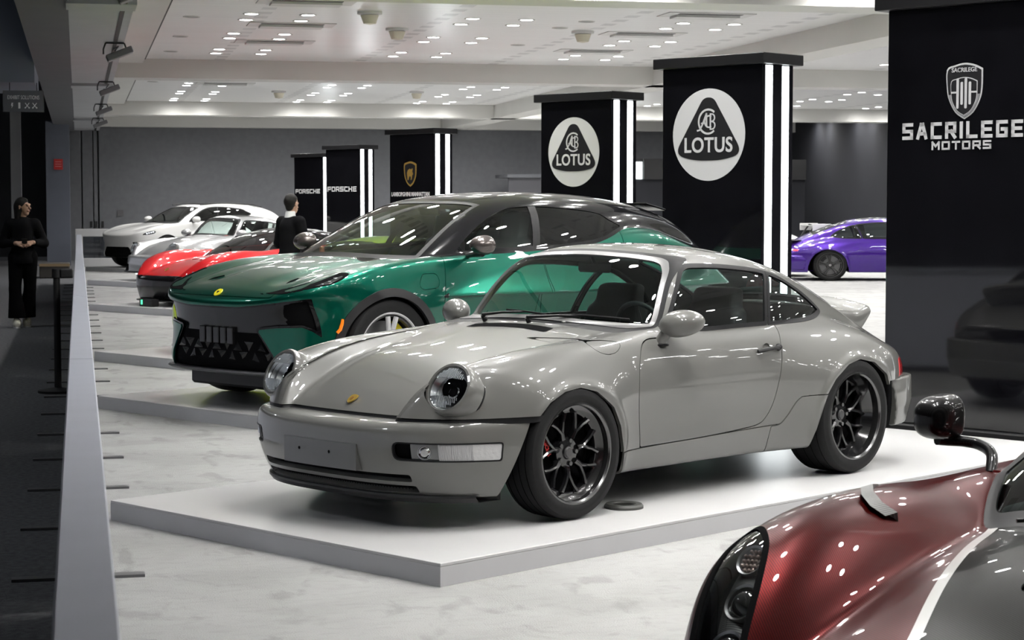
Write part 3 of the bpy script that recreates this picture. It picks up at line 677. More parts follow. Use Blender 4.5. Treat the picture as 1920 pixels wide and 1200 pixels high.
DWIN = chain([(.80, .852), (.80, .852), (.876, .944), (.985, 1.078), (1.066, 1.158), (1.115, 1.183), (1.195, 1.192), (1.424, 1.184), (1.687, 1.160), (1.812, 1.138), (1.812, 1.138), (1.725, 1.010), (1.662, .852), (1.662, .852), (1.4, .850), (1.139, .846)], True, 5)
QWIN = chain([(1.815, 1.139), (1.815, 1.139), (1.924, 1.108), (2.05, 1.051), (2.156, .993), (2.235, .935), (2.25, .90), (2.157, .873), (2.022, .857), (1.831, .852), (1.668, .852), (1.668, .852), (1.730, 1.01)], True, 5)
WSH = chain([(0, 1.250), (.26, 1.241), (.43, 1.226), (.503, 1.211), (.548, 1.182), (.588, 1.129), (.635, 1.008), (.66, .905), (.64, .877), (.45, .886), (.22, .902), (0, .908), (-.22, .902), (-.45, .886), (-.64, .877), (-.66, .905), (-.635, 1.008), (-.588, 1.129), (-.548, 1.182), (-.503, 1.211), (-.43, 1.226), (-.26, 1.241)], True, 5)
RWIN = roundpoly([(1.93, -.47), (2.60, -.50), (2.60, .50), (1.93, .47)], .09)
HOOD = chain([(-.90, 0), (-.90, .44), (-.90, .44), (-.77, .45), (-.70, .475), (-.60, .50), (-.40, .535), (-.1, .57), (.2, .60), (.45, .615), (.56, .60), (.545, .5), (.47, .25), (.45, 0), (.47, -.25), (.545, -.5), (.56, -.60), (.45, -.615), (.2, -.60), (-.1, -.57), (-.40, -.535), (-.60, -.50), (-.70, -.475), (-.77, -.45), (-.90, -.44), (-.90, -.44)], True, 4)
FUEL = chain([(.235, .83), (.245, .795), (.30, .772), (.37, .774), (.425, .797), (.435, .822), (.34, .834)], True, 5)
GUARD = chain([(1.60, .313), (1.60, .313), (1.667, .320), (1.72, .37), (1.766, .43), (1.80, .455), (1.85, .463), (2.2, .463), (2.2, .463), (2.2, .05), (2.2, .05), (1.58, .05), (1.58, .05)], True, 4)
m_paint = mat('paint_chalk_grey', (.130, .130, .122), .32, coat=1, coat_rough=.015, spec=.25, flake=.03)
m_rub = mat('black_rubber', (.008, .008, .009), .5, spec=.2); m_blackp = mat('black_plastic', (.012, .012, .013), .4, spec=.3)
m_chrome = mat('chrome', (.75, .76, .78), .06, metal=1); m_silver = mat('satin_silver', (.48, .48, .49), .3, metal=.9)
m_gl = glass('glass_green', (.70, .84, .80)); m_gl_side = glass('glass_side', (.80, .88, .86)); m_lens = glass('lens_clear', (.93, .95, .96), ior=1.38)
m_inside = mat('cabin_black', (.015, .0155, .017), .75, bump=.2, bscale=300, spec=.2); m_under = mat('under_black', (.006, .006, .0065), .9, spec=.02)
def sidef(m, poly, s): return np.where(m.V[:, 1]*s > 0, sdpoly(m.V[:, 0], m.V[:, 2], poly), 1.0)
def window(rest, f, w, name, gm, car, sink=.004, trim=m_rub, tname='window_seal'):
    g, rest = cut(rest, f); i = np.where(True, 0, 0)
    return g, rest
def mirror_y(m): return Mesh3(m.V*[1, -1, 1], m.T[:, ::-1], m.N*[1, -1, 1])
def cut_window(m, field, car, gm, rim=.02, sink=.003, seal=m_rub, name='window'):
    """takes a window out of the shell: glass pane set in a raised seal; field(mesh) negative inside"""
    ins, rest = cut(m, field(m)); pane, ring = cut(ins, field(ins)+rim)
    part(name, pane.shift(-sink), gm, car); part(name+'_seal', ring.shift(.003), seal, car, lip=.012)
    return rest
def panel(m, field, car, name, pm, gap=.0028, lip=.012, out=0):
    """cuts a panel out along a shut line"""
    ins, rest = cut(m, field(m)-gap); p, _ = cut(ins, field(ins)+gap)
    return part(name, p.shift(out) if out else p, pm, car, lip=lip), rest
def wheel(car, x, y, s, R, W, rr, dish, spoke, m_rim, m_spoke, m_lip, name='wheel', ny=7, tyre=None, cal=None, calm=None, twin=True, lipw=.022):
    """road wheel: s = side sign, dish = how far the spokes sit behind the lip"""
    o = empty(name, (x, y, R)); o.parent = car
    t = MB(); h = W/2
    prof = [(rr-.004, h*.82), (rr+.006, h*.93), (rr+(R-rr)*.45, h*1.0), (R-.035, h*.985), (R-.012, h*.93), (R-.002, h*.80), (R, h*.45), (R, 0), (R, -h*.45), (R-.002, -h*.80), (R-.012, -h*.93), (R-.035, -h*.985), (rr+(R-rr)*.45, -h), (rr+.006, -h*.93), (rr-.004, -h*.82)]
    t.lathe([(r, s*q) for r, q in prof], 'y', n=56).build('tyre', tyre or mat('tyre_rubber', (.0085, .0085, .009), .65, noise=.2, nscale=60, spec=.22), o)
    tr = MB()
    for k in range(4): tr.lathe([(R+.0006, s*(h*(-.6+.4*k)-.003)), (R+.0006, s*(h*(-.6+.4*k)+.003))], 'y', n=56)
    tr.build('tread_groove', m_under, o)
    b = MB().lathe([(rr-.008, s*h*.60), (rr-.008, s*(h*.93-.006)), (rr, s*h*.95), (rr+.008, s*h*.94), (rr+.008, s*h*.90)], 'y', n=56); b.build('rim_lip', m_lip, o)
    f = s*(h*.92-dish)
    MB().lathe([(rr-.008, s*h*.61), (rr-lipw, f-s*.004), (rr-lipw-.012, f-s*.006), (rr-lipw-.016, f-s*.03), (rr-lipw-.004, f-s*.05), (rr-.014, -s*h*.8), (rr-.002, -s*h*.9)], 'y', n=56).build('rim_barrel', m_rim, o)
    sp = MB(); ro = rr-lipw-.008; fine = spoke == 'y' or calm is not None
    for k in range(ny):
        a = 2*math.pi*k/ny+.22
        if fine and k: sp.build('spoke', m_spoke, o); sp = MB()
        if spoke == 'y':
            for d in (-1, 1):
                da = math.pi/ny*.62; p0 = (.075, a+d*.05); p1 = (ro*.56, a+d*.035); p2 = (ro, a+d*da)
                pts = [(r*math.cos(q), f-s*z, r*math.sin(q)) for (r, q), z in ((p0, .022), (p1, .012), (((ro*.56+ro)/2), 0) and ((ro*.80, a+d*da*.62), .006), (p2, .004))]
                sp.tube(pts, [1.5, 1.2, 1.0, 1.25], 8, flat=(.0095, .016, (0, 1, 0)))
        else:
            wd = spoke
            for d in ((-1, 1) if twin else (0,)):
                pts = [(r*math.cos(a+d*q), f-s*z, r*math.sin(a+d*q)) for r, q, z in ((.05, .10, .014), (ro*.5, .10, .006), (ro, .15, .0))]
                sp.tube(pts, [1.2, 1, 1.1], 8, flat=(wd, .016, (0, 1, 0)))
    if fine: sp.build('spoke', m_spoke, o); sp = MB()
    sp.lathe([(.0, f-s*.004), (.03, f-s*.004), (.034, f-s*.012), (.072, f-s*.016), (.078, f-s*.03), (.078, f-s*.06)], 'y', n=28)
    sp.build('hub' if fine else 'spokes', m_spoke, o)
    for k in range(5 if fine else 0):
        a = 2*math.pi*k/5; MB().lathe([(0, f-s*.004), (.011, f-s*.004), (.013, f-s*.02)], 'y', o=(.058*math.cos(a), 0, .058*math.sin(a)), n=8).build('wheel_nut', m_spoke, o)
    MB().lathe([(.0, f+s*.004), (.022, f+s*.003), (.027, f-s*.004)], 'y', n=20).build('centre_cap', m_silver if spoke != 'y' else mat('cap_dark', (.05, .05, .052), .35), o)
    dd = MB().lathe([(.07, f-s*.085), (rr*.80, f-s*.085), (rr*.80, f-s*.112), (.07, f-s*.112)], 'y', n=40); dd.build('brake_disc', mat('disc_steel', (.16, .16, .165), .38, metal=.9), o)
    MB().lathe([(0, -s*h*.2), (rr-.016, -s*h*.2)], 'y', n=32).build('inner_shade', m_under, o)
    c = MB().lathe([(rr*.56, f-s*.066), (rr*.86, f-s*.066), (rr*.88, f-s*.075), (rr*.88, f-s*.12), (rr*.56, f-s*.12), (rr*.56, f-s*.066)], 'y', n=12, a0=math.radians(cal or 150)-.45, a1=math.radians(cal or 150)+.45); c.build('brake_caliper', calm or m_blackp, o)
    return o
def porsche():
    car = empty('grey_coupe', (1.846, 9.514, .102), R33, 'chalk grey two-door coupe with round headlamps on the white platform', 'car')
    m = iso(P_F, (-1.0, 0, .12), (3.25, 1.0, 1.36), .0125)
    wf = lambda q: np.where(q.V[:, 0] < 1.25, sdpoly(q.V[:, 1], q.V[:, 2], WSH)-.016, 1.0)
    ins, m = cut(m, wf(m)); pane, ring = cut(ins, wf(ins)+.032); r1, r2 = cut(ring, wf(ring)+.014)
    part('windscreen', pane.shift(-.004), m_gl, car); part('windscreen_seal', r2, m_rub, car, lip=.01)
    part('windscreen_moulding', r1.shift(.004), mat('moulding_grey', (.17, .17, .17), .3, coat=.6), car, lip=.012)
    for s in (-1, 1):
        m = cut_window(m, lambda q: sidef(q, DWIN, s), car, m_gl_side, .022, name='door_window')
        m = cut_window(m, lambda q: sidef(q, QWIN, s), car, m_gl_side, .020, name='quarter_window')
    m = cut_window(m, lambda q: np.where((q.V[:, 2] > .9), sdpoly(q.V[:, 0], q.V[:, 1], RWIN), 1.), car, m_gl_side, .02, name='rear_window')
    # what the bumpers and the arches take away
    X, Y, Z = m.V.T; bs, m = cut(m, np.where((X < -.2), Z-.518, 1.)); bs = cut(bs, .49-bs.V[:, 2])[0]
    part('bumper_seal', bs.shift(-.006), m_rub, car)
    X, Y, Z = m.V.T; m = cut(m, np.where((X > 2.6), .498-Z, -1.))[0]
    for s in (-1, 1):
        for A in (AF, AR): m = cut(m, sidef(m, A, s))[1]
    # openings of the headlamp pots
    for s in (-1, 1):
        ax = np.array([-.866, 0, .5]); D = m.V-np.array([-.60, s*.62, .645]); u = D @ ax; r = np.linalg.norm(D-u[:, None]*ax, axis=1); m = cut(m, np.where((m.V[:, 1]*s > .3) & (u > -.2), r-.112, 1.))[1]
    # shut lines
    for s in (-1, 1):
        d, m = panel(m, lambda q: sidef(q, DOOR, s), car, 'door', m_paint, .0025)
        if s < 0: fl, m = panel(m, lambda q: np.where(q.V[:, 2] > .6, sidef(q, FUEL, s), 1.), car, 'fuel_flap', m_paint, .0016)
        g, m = panel(m, lambda q: sidef(q, GUARD, s), car, 'stone_guard', m_paint, .0022, out=.004)
        sl, m = panel(m, lambda q: np.where(q.V[:, 1]*s > .3, smax(q.V[:, 2]-(.272+.0285*q.V[:, 0]), np.maximum(.30-q.V[:, 0], q.V[:, 0]-1.9), .01), 1.), car, 'sill', m_paint, .0022, out=.003)
    hd, m = panel(m, lambda q: np.where((q.V[:, 0] < 1.0), sdpoly(q.V[:, 0], q.V[:, 1], HOOD), 1.), car, 'bonnet', m_paint, .0019)
    part('body_shell', m, m_paint, car, lip=.02, lipdir=1)
    # cowl intake: a black louvre standing on the bonnet skin
    hm = bpy.data.objects['bonnet']
    b = MB(); n = 13
    for i in range(n-1):
        q = []
        for k in (i, i+1):
            y = -.285+.57*k/(n-1); xx = .405+.028*(1-(y/.285)**2)
            for dx in (-.040, .034): q.append((xx+dx, y, float(P_hood(xx+dx))-.018*(y/.45)**2+.003))
        b.add(q, [(0, 1, 3, 2)])
    b.build('cowl_intake', m_under, car)
    # black tub that closes the body and carries the cabin
    def tub(x, y, z):
        f = P_low(x, y, z)+.028; zt = np.where(x < .5, 2., np.where(x < .98, .845, np.where(x < 2.1, .56, .84)))
        f = np.maximum(f, (z-zt)*.8); f = np.maximum(f, -.58-x); f = np.maximum(f, np.where(z < .52, -.46-x, -1.))
        for xa in (0., 2.272): f = np.maximum(f, np.minimum(.40-np.sqrt((x-xa)**2+(z-.30)**2), y-.50)*.9)
        return f
    part('cabin_tub', iso(tub, (-.9, 0, .12), (3.1, 1.0, .95), .035, 1), m_under, car)
    # bumpers
    fb = iso(B_F, (-1.0, 0, .10), (-.2, 1.0, .56), .0085)
    fb = cut(fb, fb.V[:, 0]-(-.302-.43*(.49-fb.V[:, 2])))[0]
    yy = np.linspace(0, .84, 200); xx = B_x(yy); ss = np.concatenate([[0], np.cumsum(np.hypot(np.diff(yy), np.diff(xx)))])
    def arc(q):
        return np.sign(q.V[:, 1])*np.interp(np.abs(q.V[:, 1]), yy, ss)
    def zrel(q): return q.V[:, 2]
    lamps = []
    for s in (-1, 1):
        LP = roundpoly([(.485, .330), (.985, .318), (1.0, .408), (.485, .418)], [.035, .018, .018, .035])
        f = lambda q: np.where((q.V[:, 1]*s > 0) & (q.V[:, 0] < -.35), sdpoly(np.abs(arc(q)), zrel(q), LP), 1.)
        ins, fb = cut(fb, f(fb)); fr, inn = cut(ins, -f(ins)-.007)
        part('lamp_frame', cut(ins, f(ins)+.007)[1].shift(.001), m_rub, car, lip=.02)
        a = lambda q: np.abs(arc(q))
        inn = cut(ins, f(ins)+.007)[0]
        duct, inn = cut(inn, a(inn)-.575); fog, inn = cut(inn, a(inn)-.705); tn, pk_ = cut(inn, a(inn)-.855)
        part('brake_duct', duct.shift(-.03), m_under, car); part('fog_lamp', fog.shift(-.012), mat('fog_back', (.20, .205, .21), .25, metal=.5), car)
        part('indicator_lens', tn.shift(-.003), mat('lens_ribbed', (.52, .52, .53), .15, coat=1, bump=1, bscale=60, stretch=(1, 6, .2)), car); part('sidelight_lens', pk_.shift(-.002), mat('lens_white', (.62, .62, .62), .12, coat=1, bump=.3, bscale=50), car)
        c = fog.V.mean(0); nn = nrm(fog.N.mean(0)); M = Matrix.Translation(Vector(c)+Vector(nn)*.0) @ Vector((0, 0, 1)).rotation_difference(Vector(nn)).to_matrix().to_4x4()
        MB().lathe([(0, .002), (.018, .0), (.030, -.012), (.034, -.006)], n=20).xf(M).build('fog_lens', m_chrome, car)
    for z0, z1, hw in ((.226, .262, .55), (.172, .208, .56)):
        f = lambda q: np.where(q.V[:, 0] < -.6, sdpoly(arc(q), q.V[:, 2], roundpoly([(-hw, z0), (hw-.03, z0), (hw-.03, z1), (-hw, z1)], .012)), 1.)
        ins, fb = cut(fb, f(fb)); part('intake_slot', ins.shift(-.03), m_under, car)
    part('front_bumper', fb, m_paint, car, lip=.03)
    gp = MB()
    for k in range(60):
        y = -.5+1.0*k/59; gp.tube([(float(B_x(abs(y)))+.115, y, .17), (float(B_x(abs(y)))+.075, y, .262)], .002, 4)
    gp.build('intake_mesh', m_under, car)
    # splitter lip
    b = MB(); P = []
    for y in np.linspace(-.735, .735, 41): P.append((float(B_x(abs(y)))+.075, y))
    for i in range(40):
        (xa, ya), (xb, yb) = P[i], P[i+1]; q = []
        for x_, y_ in ((xa, ya), (xb, yb)): q += [(x_, y_, .162), (x_, y_, .150), (x_+.02, y_, .128), (x_+.16, y_, .125), (x_+.16, y_, .162)]
        b.add(q, [(0, 1, 6, 5), (1, 2, 7, 6), (2, 3, 8, 7), (3, 4, 9, 8), (4, 0, 5, 9)], False)
    b.build('splitter', m_blackp, car)
    # number plate blank standing on the bumper
    b = MB(); hw, n = .265, 12
    for i in range(n):
        q = []
        for y in (-hw+.53*i/n, -hw+.53*(i+1)/n):
            for z, d in ((.268, .014), (.392, .014), (.392, -.03), (.268, -.03)): q.append((float(B_x(0))+float(B_dx(.33))-d+.16*y*y, y-.02, z))
        b.add(q, [(0, 1, 5, 4), (1, 2, 6, 5), (2, 3, 7, 6), (3, 0, 4, 7)])
        if i in (0, n-1): b.add(q[:4] if i == 0 else q[4:], [(0, 1, 2, 3)])
    pl = b.build('plate_blank', mat('plate_grey_paint', (.085, .085, .082), .35, coat=.5), car)
    for y in (-.12, .10): MB().lathe([(0, .004), (.007, .002), (.008, 0)], 'x', o=(float(B_x(0))-.017, y, .345), n=8).build('screw', m_under, pl)
    rb = iso(RB_F, (2.4, 0, .15), (3.3, 1.0, .56), .013); part('rear_bumper', rb, m_paint, car)
    # tail lamps: red wrap-round band on the rear corners
    def tl(x, y, z): return np.maximum(np.maximum(P_low(x, y, z)-.006, np.abs(z-.560)-.052), 2.79-x+.3*(z-.55))
    part('tail_lamp', iso(tl, (2.7, 0, .48), (3.2, 1.0, .65), .010), mat('tail_red', (.45, .02, .025), .12, coat=1), car)
    # ducktail spoiler with its fins
    def duck(x, y, z):
        t = np.clip((x-2.60)/.52, 0, 1); zt = .935-.060*t+.02*t*t+.05*step(.5, 1, t); zb = np.minimum(zt-.028, P_roof(x)-.16*y*y-.04+.24*step(.52, 1.0, t))
        hw = .44+.04*t-.05*step(.8, 1, t)
        f = smax(np.maximum(z-zt+.05*(y/.5)**2, zb-z)*.85, y-hw, .05); return smax(smax(f, x-3.09+.25*y*y, .03), 2.58-x, .03)
    part('ducktail_spoiler', iso(duck, (2.5, 0, .5), (3.35, .7, 1.0), .0115), m_paint, car, lip=0)
    for s in (-1, 1):
        headlamp(car, s)
        porsche_mirror(car, s)
    # wheels
    blk = mat('wheel_gloss_black', (.010, .010, .011), .16, coat=.6); lipm = mat('wheel_lip_dark', (.13, .13, .132), .2, metal=.9)
    for s in (-1, 1):
        w_ = wheel(car, 0, s*.752, s, .318, .225, .2385, .050, 'y', blk, blk, lipm, ny=7, cal=150 if s < 0 else 30, lipw=.034, calm=mat('caliper_black', (.02, .02, .02), .3))
        if s < 0: text_part('caliper_script', 'PORSCHE', .030, mat('script_red', (.65, .02, .02), .4), w_, Matrix.Translation((-.155, -.045, .055)) @ basis((0, 0, 0), (-.42, 0, .907), (-.907, 0, -.42), (0, -1, 0)) @ Matrix.Rotation(math.pi, 4, 'Z'), .001, bold=.001)
        wheel(car, 2.272, s*.755, s, .322, .285, .2385, .095, 'y', blk, blk, lipm, ny=7, cal=40, lipw=.034)
    # door handles, bonnet badge, washer jets
    for s in (-1, 1):
        y = s*.800; o = MB().lathe([(.0, s*-.012), (.030, s*-.008), (.036, 0), (.037, s*.004)], 'y', o=(1.565, s*.789, .726), n=20).build('handle_cup', m_paint, car)
        b = MB().tube([(1.485, s*.800, .722), (1.53, s*.818, .730), (1.60, s*.822, .737), (1.655, s*.812, .738)], [.010, .011, .011, .012], 8); b.sphere((1.66, s*.806, .738), (.022, .018, .02), 12, 8); b.build('door_handle', m_blackp, car)
    cr = MB().prism([(u*.026, v*.034) for u, v in shield(0, 0, 1, 1)], lambda u, v: (0, 0, 0) and (0, 0, 0) or (-.672-v*.76, u*1.0, .566+v*.40), (-.003, 0, .006)); 
    cr = MB().prism([(u, v) for u, v in shield(0, 0, .024, .032)], lambda u, v: (-.672+v*.84, u, .5665+v*.535), (-.0030, 0, .0046)); cb = cr.build('bonnet_crest', mat('crest_gold', (.70, .47, .10), .25, metal=.7), car)
    MB().prism([(u, v) for u, v in shield(0, 0, .010, .013)], lambda u, v: (-.6752+v*.84, u, .5714+v*.535), (-.0006, 0, .001)).build('crest_centre', mat('crest_dark', (.20, .10, .02), .4), cb)
    # wipers: pivot, arm and blade each side
    def onw(y, z, d=.014):
        xw = .515+(z-.895)*1.20+.34*(z-.895)**2+(.62-.9*max(z-.9, 0))*y*y; return np.array([xw-d, y, z+d*.6])
    for py, (y0, z0), (y1, z1) in ((.285, (.19, .938), (-.13, .925)), (-.045, (-.20, .930), (-.56, .912))):
        o = MB().tube([(.51, py, .885), (.49, py, .915)], [.014, .012], 8).build('wiper_pivot', m_blackp, car)
        c = (onw(y0, z0)+onw(y1, z1))/2
        MB().tube([np.array([.49, py, .918]), (np.array([.49, py, .92])+c)/2+np.array([-.012, 0, .004]), c], [.009, .0065, .005], 8).build('wiper_arm', m_blackp, car)
        b = MB(); t = np.linspace(0, 1, 9); P = [onw(y0+(y1-y0)*k, z0+(z1-z0)*k+.004*math.sin(k*math.pi), .010) for k in t]; b.tube(P, .0055, 6); b.build('wiper_blade', m_rub, car)
    for y in (-.30, .27): MB().sphere((.50, y, .902), (.012, .010, .006), 10, 6).build('washer_jet', m_paint, car)
    # cabin: seats, wheel, dash, mirror
    m_lea = mat('leather_black', (.014, .014, .016), .55, bump=.15, bscale=200, spec=.25)
    for y in (-.36, .36):
        o = empty('front_seat', (1.40, y, .31)); o.parent = car
        def seat(x, yy_, z):
            a = .25; xs = x-.14-a*(z-.1); f = smax(smax(np.abs(xs)-.065, yy_-.245+.05*step(.35, .62, z), .06), np.maximum(z-.62, -z), .06)
            h = smax(smax(np.abs(x-.14-a*(z-.08))-.055, yy_-.15, .05), np.abs(z-.63)-.11, .07); c = smax(smax(np.abs(x+.15)-.28, yy_-.25, .06), np.abs(z-.06)-.09, .06)
            return smin(smin(f, h, .05), c, .04)
        part('seat_shell', iso(seat, (-.5, 0, -.1), (.5, .32, .82), .02, 2), m_lea, o)
    def dash(x, y, z): return smax(smax(np.abs(x-.80)-.17, y-.62, .05), np.abs(z-.80)-.075-.01*(y < .1), .05)
    part('dashboard', iso(dash, (.5, 0, .6), (1.1, .7, .95), .025, 2), m_inside, car)
    sw = empty('steering_wheel', (1.06, -.36, .82)); sw.parent = car; sw.rotation_euler = (0, math.radians(68), 0)
    MB().lathe([(.175+.013*math.cos(2*math.pi*k/10), .013*math.sin(2*math.pi*k/10)) for k in range(11)], n=36).build('rim', m_lea, sw)
    b = MB().lathe([(0, .02), (.05, .02), (.06, -.02), (0, -.02)], n=20)
    for k in range(3): a = math.pi+2*math.pi*k/3; b.tube([(.04*math.cos(a), .04*math.sin(a), 0), (.172*math.cos(a), .172*math.sin(a), 0)], .011, 6)
    b.build('hub', m_lea, sw)
    rs = MB().box((1.98, -.55, .50), (2.12, .55, .80), .05).build('rear_bench', m_lea, car)
    MB().box((1.055, -.12, 1.135), (1.08, .12, 1.195), .012).build('rear_view_mirror', m_inside, car); MB().tube([(1.06, 0, 1.19), (1.03, 0, 1.235)], .01, 6).build('mirror_stem', m_inside, car)
    return car
def headlamp(car, s):
    o = empty('headlamp', (-.611, s*.62, .651)); o.parent = car
    o.rotation_euler = Vector((0, 0, 1)).rotation_difference(Vector((-.875, s*.10, .475))).to_euler()
    MB().lathe([(.137, -.085), (.1365, -.03), (.133, .006), (.124, .018), (.113, .019), (.1085, .013), (.107, -.02)], n=48).build('bezel', m_paint, o)
    MB().lathe([(.139, -.092), (.1395, -.084), (.136, -.082)], n=48).build('bezel_seal', m_rub, o)
    MB().lathe([(.106, .006), (.095, -.012), (.075, -.05), (.045, -.085), (.02, -.095), (0, -.095)], n=48).build('reflector', mat('reflector_chrome', (.9, .91, .92), .30, metal=1), o)
    MB().lathe([(.085, -.03), (.088, -.022), (.080, -.028)], n=40).build('reflector_ring', m_silver, o)
    MB().lathe([(0, -.09), (.03, -.085), (.031, -.035), (.026, -.03), (.018, -.045), (0, -.05)], n=24).build('bulb_shield', m_chrome, o); MB().lathe([(0, -.028), (.020, -.030), (.022, -.036)], n=20).build('bulb', m_under, o)
    MB().lathe([(.1085, .016), (.098, .0245), (.075, .036), (.04, .044), (0, .047)], n=48).build('lens', m_lens, o)
    fl = MB(); up = 1
    # fluted glass: short vertical ribs over the top and the foot of the lens; local x is up or down the lamp
    R = o.rotation_euler.to_matrix().inverted(); u = R @ Vector((0, 0, 1)); u.z = 0; u.normalize(); v = Vector((-u.y, u.x, 0))
    for k in range(-11, 12):
        a = k*.0085
        for lo, hi in ((.042, .098), (-.098, -.048)):
            P = []
            for t in np.linspace(lo, hi, 5):
                r2 = a*a+t*t
                if r2 > .1015**2: continue
                r = math.sqrt(r2); P.append(tuple(u*t+v*a+Vector((0, 0, float(np.interp(r, [0, .04, .075, .098, .1085], [.047, .044, .036, .0245, .016]))-.0035))))
            if len(P) > 1: fl.tube(P, .0027, 5)
    fl.build('lens_flutes', mat('flute_glass', (.62, .64, .66), .08, metal=.6), o)
    return o
def porsche_mirror(car, s):
    o = empty('door_mirror', (.80, s*.80, .872)); o.parent = car
    def f(x, y, z):
        # egg-shaped shell: long axis x, blunt inner end
        q = np.sqrt((x/np.where(x < 0, .105, .130))**2+(y/.080)**2+((z-.008*x/.1)/.070)**2); return (q-1)*.07
    mm = iso(f, (-.15, 0, -.12), (.17, .12, .12), .008); a = math.radians(42); c, q = math.cos(a), math.sin(a)
    # swept back: the outer end points outwards and to the rear
    R = np.array([[q, c, 0], [s*c, -s*q, 0], [0, 0, 1.]]); T_ = mm.T if np.linalg.det(R) > 0 else mm.T[:, ::-1]
    part('shell', Mesh3(mm.V @ R.T+[.005, s*.020, .030], T_, mm.N @ R.T), m_paint, o)
    MB().prism([tuple(p) for p in ell(0, 0, .095, .046, 28)], lambda u, v: (.062+u*q*.55+.01, s*(.02+u*c), v+.034), (.003, 0, 0)).build('glass', m_chrome, o)
    MB().tube([(-.045, -s*.062, -.075), (-.045, -s*.055, -.05), (-.04, -s*.035, -.02), (-.03, -s*.0, .01)], [.034, .030, .030, .032], 12).build('foot', m_paint, o)
    MB().lathe([(0, -.086), (.042, -.084), (.044, -.076), (.03, -.07)], o=(-.047, -s*.062, 0), n=20).build('foot_gasket', m_rub, o)
    return o
porsche()
o = empty('floor_cover_ring', (2.63, 9.10, .100), R33, 'dark round cable cover lying beside the front wheel of the grey coupe', 'cable cover')
MB().lathe([(.055, .016), (.062, .022), (.090, .022), (.098, .012), (.098, 0), (.055, 0), (.055, .016)], n=36).build('ring', mat('cover_grey', (.05, .052, .048), .5), o); MB().lathe([(0, .006), (.055, .006)], n=24).build('plate', m_under, o)
# ================================================================ the green electric crossover
E_hood = cs([(-1.1, .60), (-.95, .755), (-.83, .852), (-.7, .908), (-.4, .992), (0, 1.062), (.3, 1.098), (.8, 1.14)])
E_rz = cs([(-1.0, .70), (-.85, .81), (-.7, .885), (-.5, .955), (-.3, 1.015), (0, 1.068), (.4, 1.098), (.8, 1.11), (1.5, 1.14), (2.2, 1.20), (2.8, 1.275), (3.2, 1.265), (3.6, 1.17), (4.0, 1.06), (4.3, .95)])
E_ry = cs([(-1.0, .66), (-.6, .76), (-.2, .82), (.4, .86), (1.5, .88), (2.8, .86), (3.6, .76), (4.2, .66)])
E_w = cs([(-1.0, .62), (-.8, .80), (-.6, .895), (-.35, .965), (0, .995), (.5, .985), (1, .970), (1.8, .972), (2.6, 1.0), (3.0, 1.01), (3.4, .99), (3.8, .92), (4.2, .78)])
E_d = cs([(.1, -.16), (.25, -.07), (.4, -.025), (.55, -.005), (.7, 0), (.85, -.004), (.97, -.025), (1.08, -.06), (1.2, -.11), (1.35, -.2)])
E_yb = cs([(0, .74), (.4, .80), (.9, .865), (1.6, .895), (2.4, .875), (3.0, .80), (3.5, .72), (4.0, .66)])
E_zb = cs([(0, 1.08), (.7, 1.11), (1.5, 1.15), (2.5, 1.24), (3.2, 1.26), (4, 1.2)])
E_roof = cs([(.7, 1.30), (1.0, 1.435), (1.28, 1.535), (1.6, 1.585), (2.0, 1.612), (2.4, 1.608), (2.8, 1.585), (3.2, 1.535), (3.5, 1.475), (3.75, 1.38), (3.95, 1.24), (4.1, 1.1)])
E_x0 = cs([(0, -.915), (.3, -.90), (.55, -.855), (.72, -.775), (.84, -.65), (.93, -.45), (1.0, -.15), (1.1, .4)])
E_fz = cs([(.1, .18), (.22, .09), (.3, .035), (.42, .03), (.55, .04), (.68, .025), (.78, 0), (.88, .0), (1.0, .03)])
E_xr = cs([(0, 4.16), (.4, 4.13), (.7, 4.02), (.85, 3.86), (.95, 3.6), (1.05, 3.2)])
def E_low(x, y, z):
    fl = .022*np.exp(-(x/.5)**4)*(1-step(.7, 1.0, z))+.03*np.exp(-((x-3.02)/.55)**4)*(1-step(.75, 1.2, z))
    dent = .030*np.exp(-((z-.55)/.16)**2)*step(.45, .75, x)*(1-step(2.2, 2.6, x))
    side = y-(E_w(x)+E_d(z)+fl-dent)
    hood = E_hood(np.minimum(x, 1.))-.02*(y/.6)**2-.018*np.exp(-((y-.42)/.10)**2)*step(-.75, -.45, x)
    hump = E_rz(x)-(y-E_ry(x))**2/(2*.30)
    top = (z-smax(hood-step(1.2, 2.2, x)*.2, hump, .06))*.9
    front = (E_x0(y)+E_fz(z)-x)*.85
    rear = (x-E_xr(y)+.35*np.maximum(z-.95, 0)+.2*np.maximum(.6-z, 0))*.9
    f = smax(side, top, .06); f = smax(f, front, .055); f = smax(f, rear, .10)
    return smax(f, .25-z, .05)
def E_cab(x, y, z):
    dz = z-E_zb(x)
    side = (y-(E_yb(x)-.36*dz-.75*dz*np.abs(dz)))*.9
    roof = (z-E_roof(x)+.07*y*y+.5*np.maximum(y-.35, 0)**2)*.92
    wind = (.20+(z-1.11)*2.12+.95*(z-1.11)**2+(.50-.6*np.maximum(z-1.1, 0))*y*y-x)*.42
    f = smax(side, roof, .10); f = smax(f, wind, .05)
    return smax(f, .8-z, .05)
def E_F(x, y, z): return smin(E_low(x, y, z), E_cab(x, y, z), .03+.07*step(2.4, 3.2, x))
E_DLO = chain([(.76, 1.122), (.76, 1.122), (.908, 1.243), (1.213, 1.403), (1.461, 1.481), (1.611, 1.503), (1.836, 1.511), (2.183, 1.493), (2.516, 1.455), (2.645, 1.395), (2.79, 1.325), (2.647, 1.268), (2.434, 1.210), (1.974, 1.167), (1.64, 1.154), (1.144, 1.142)], True, 5)
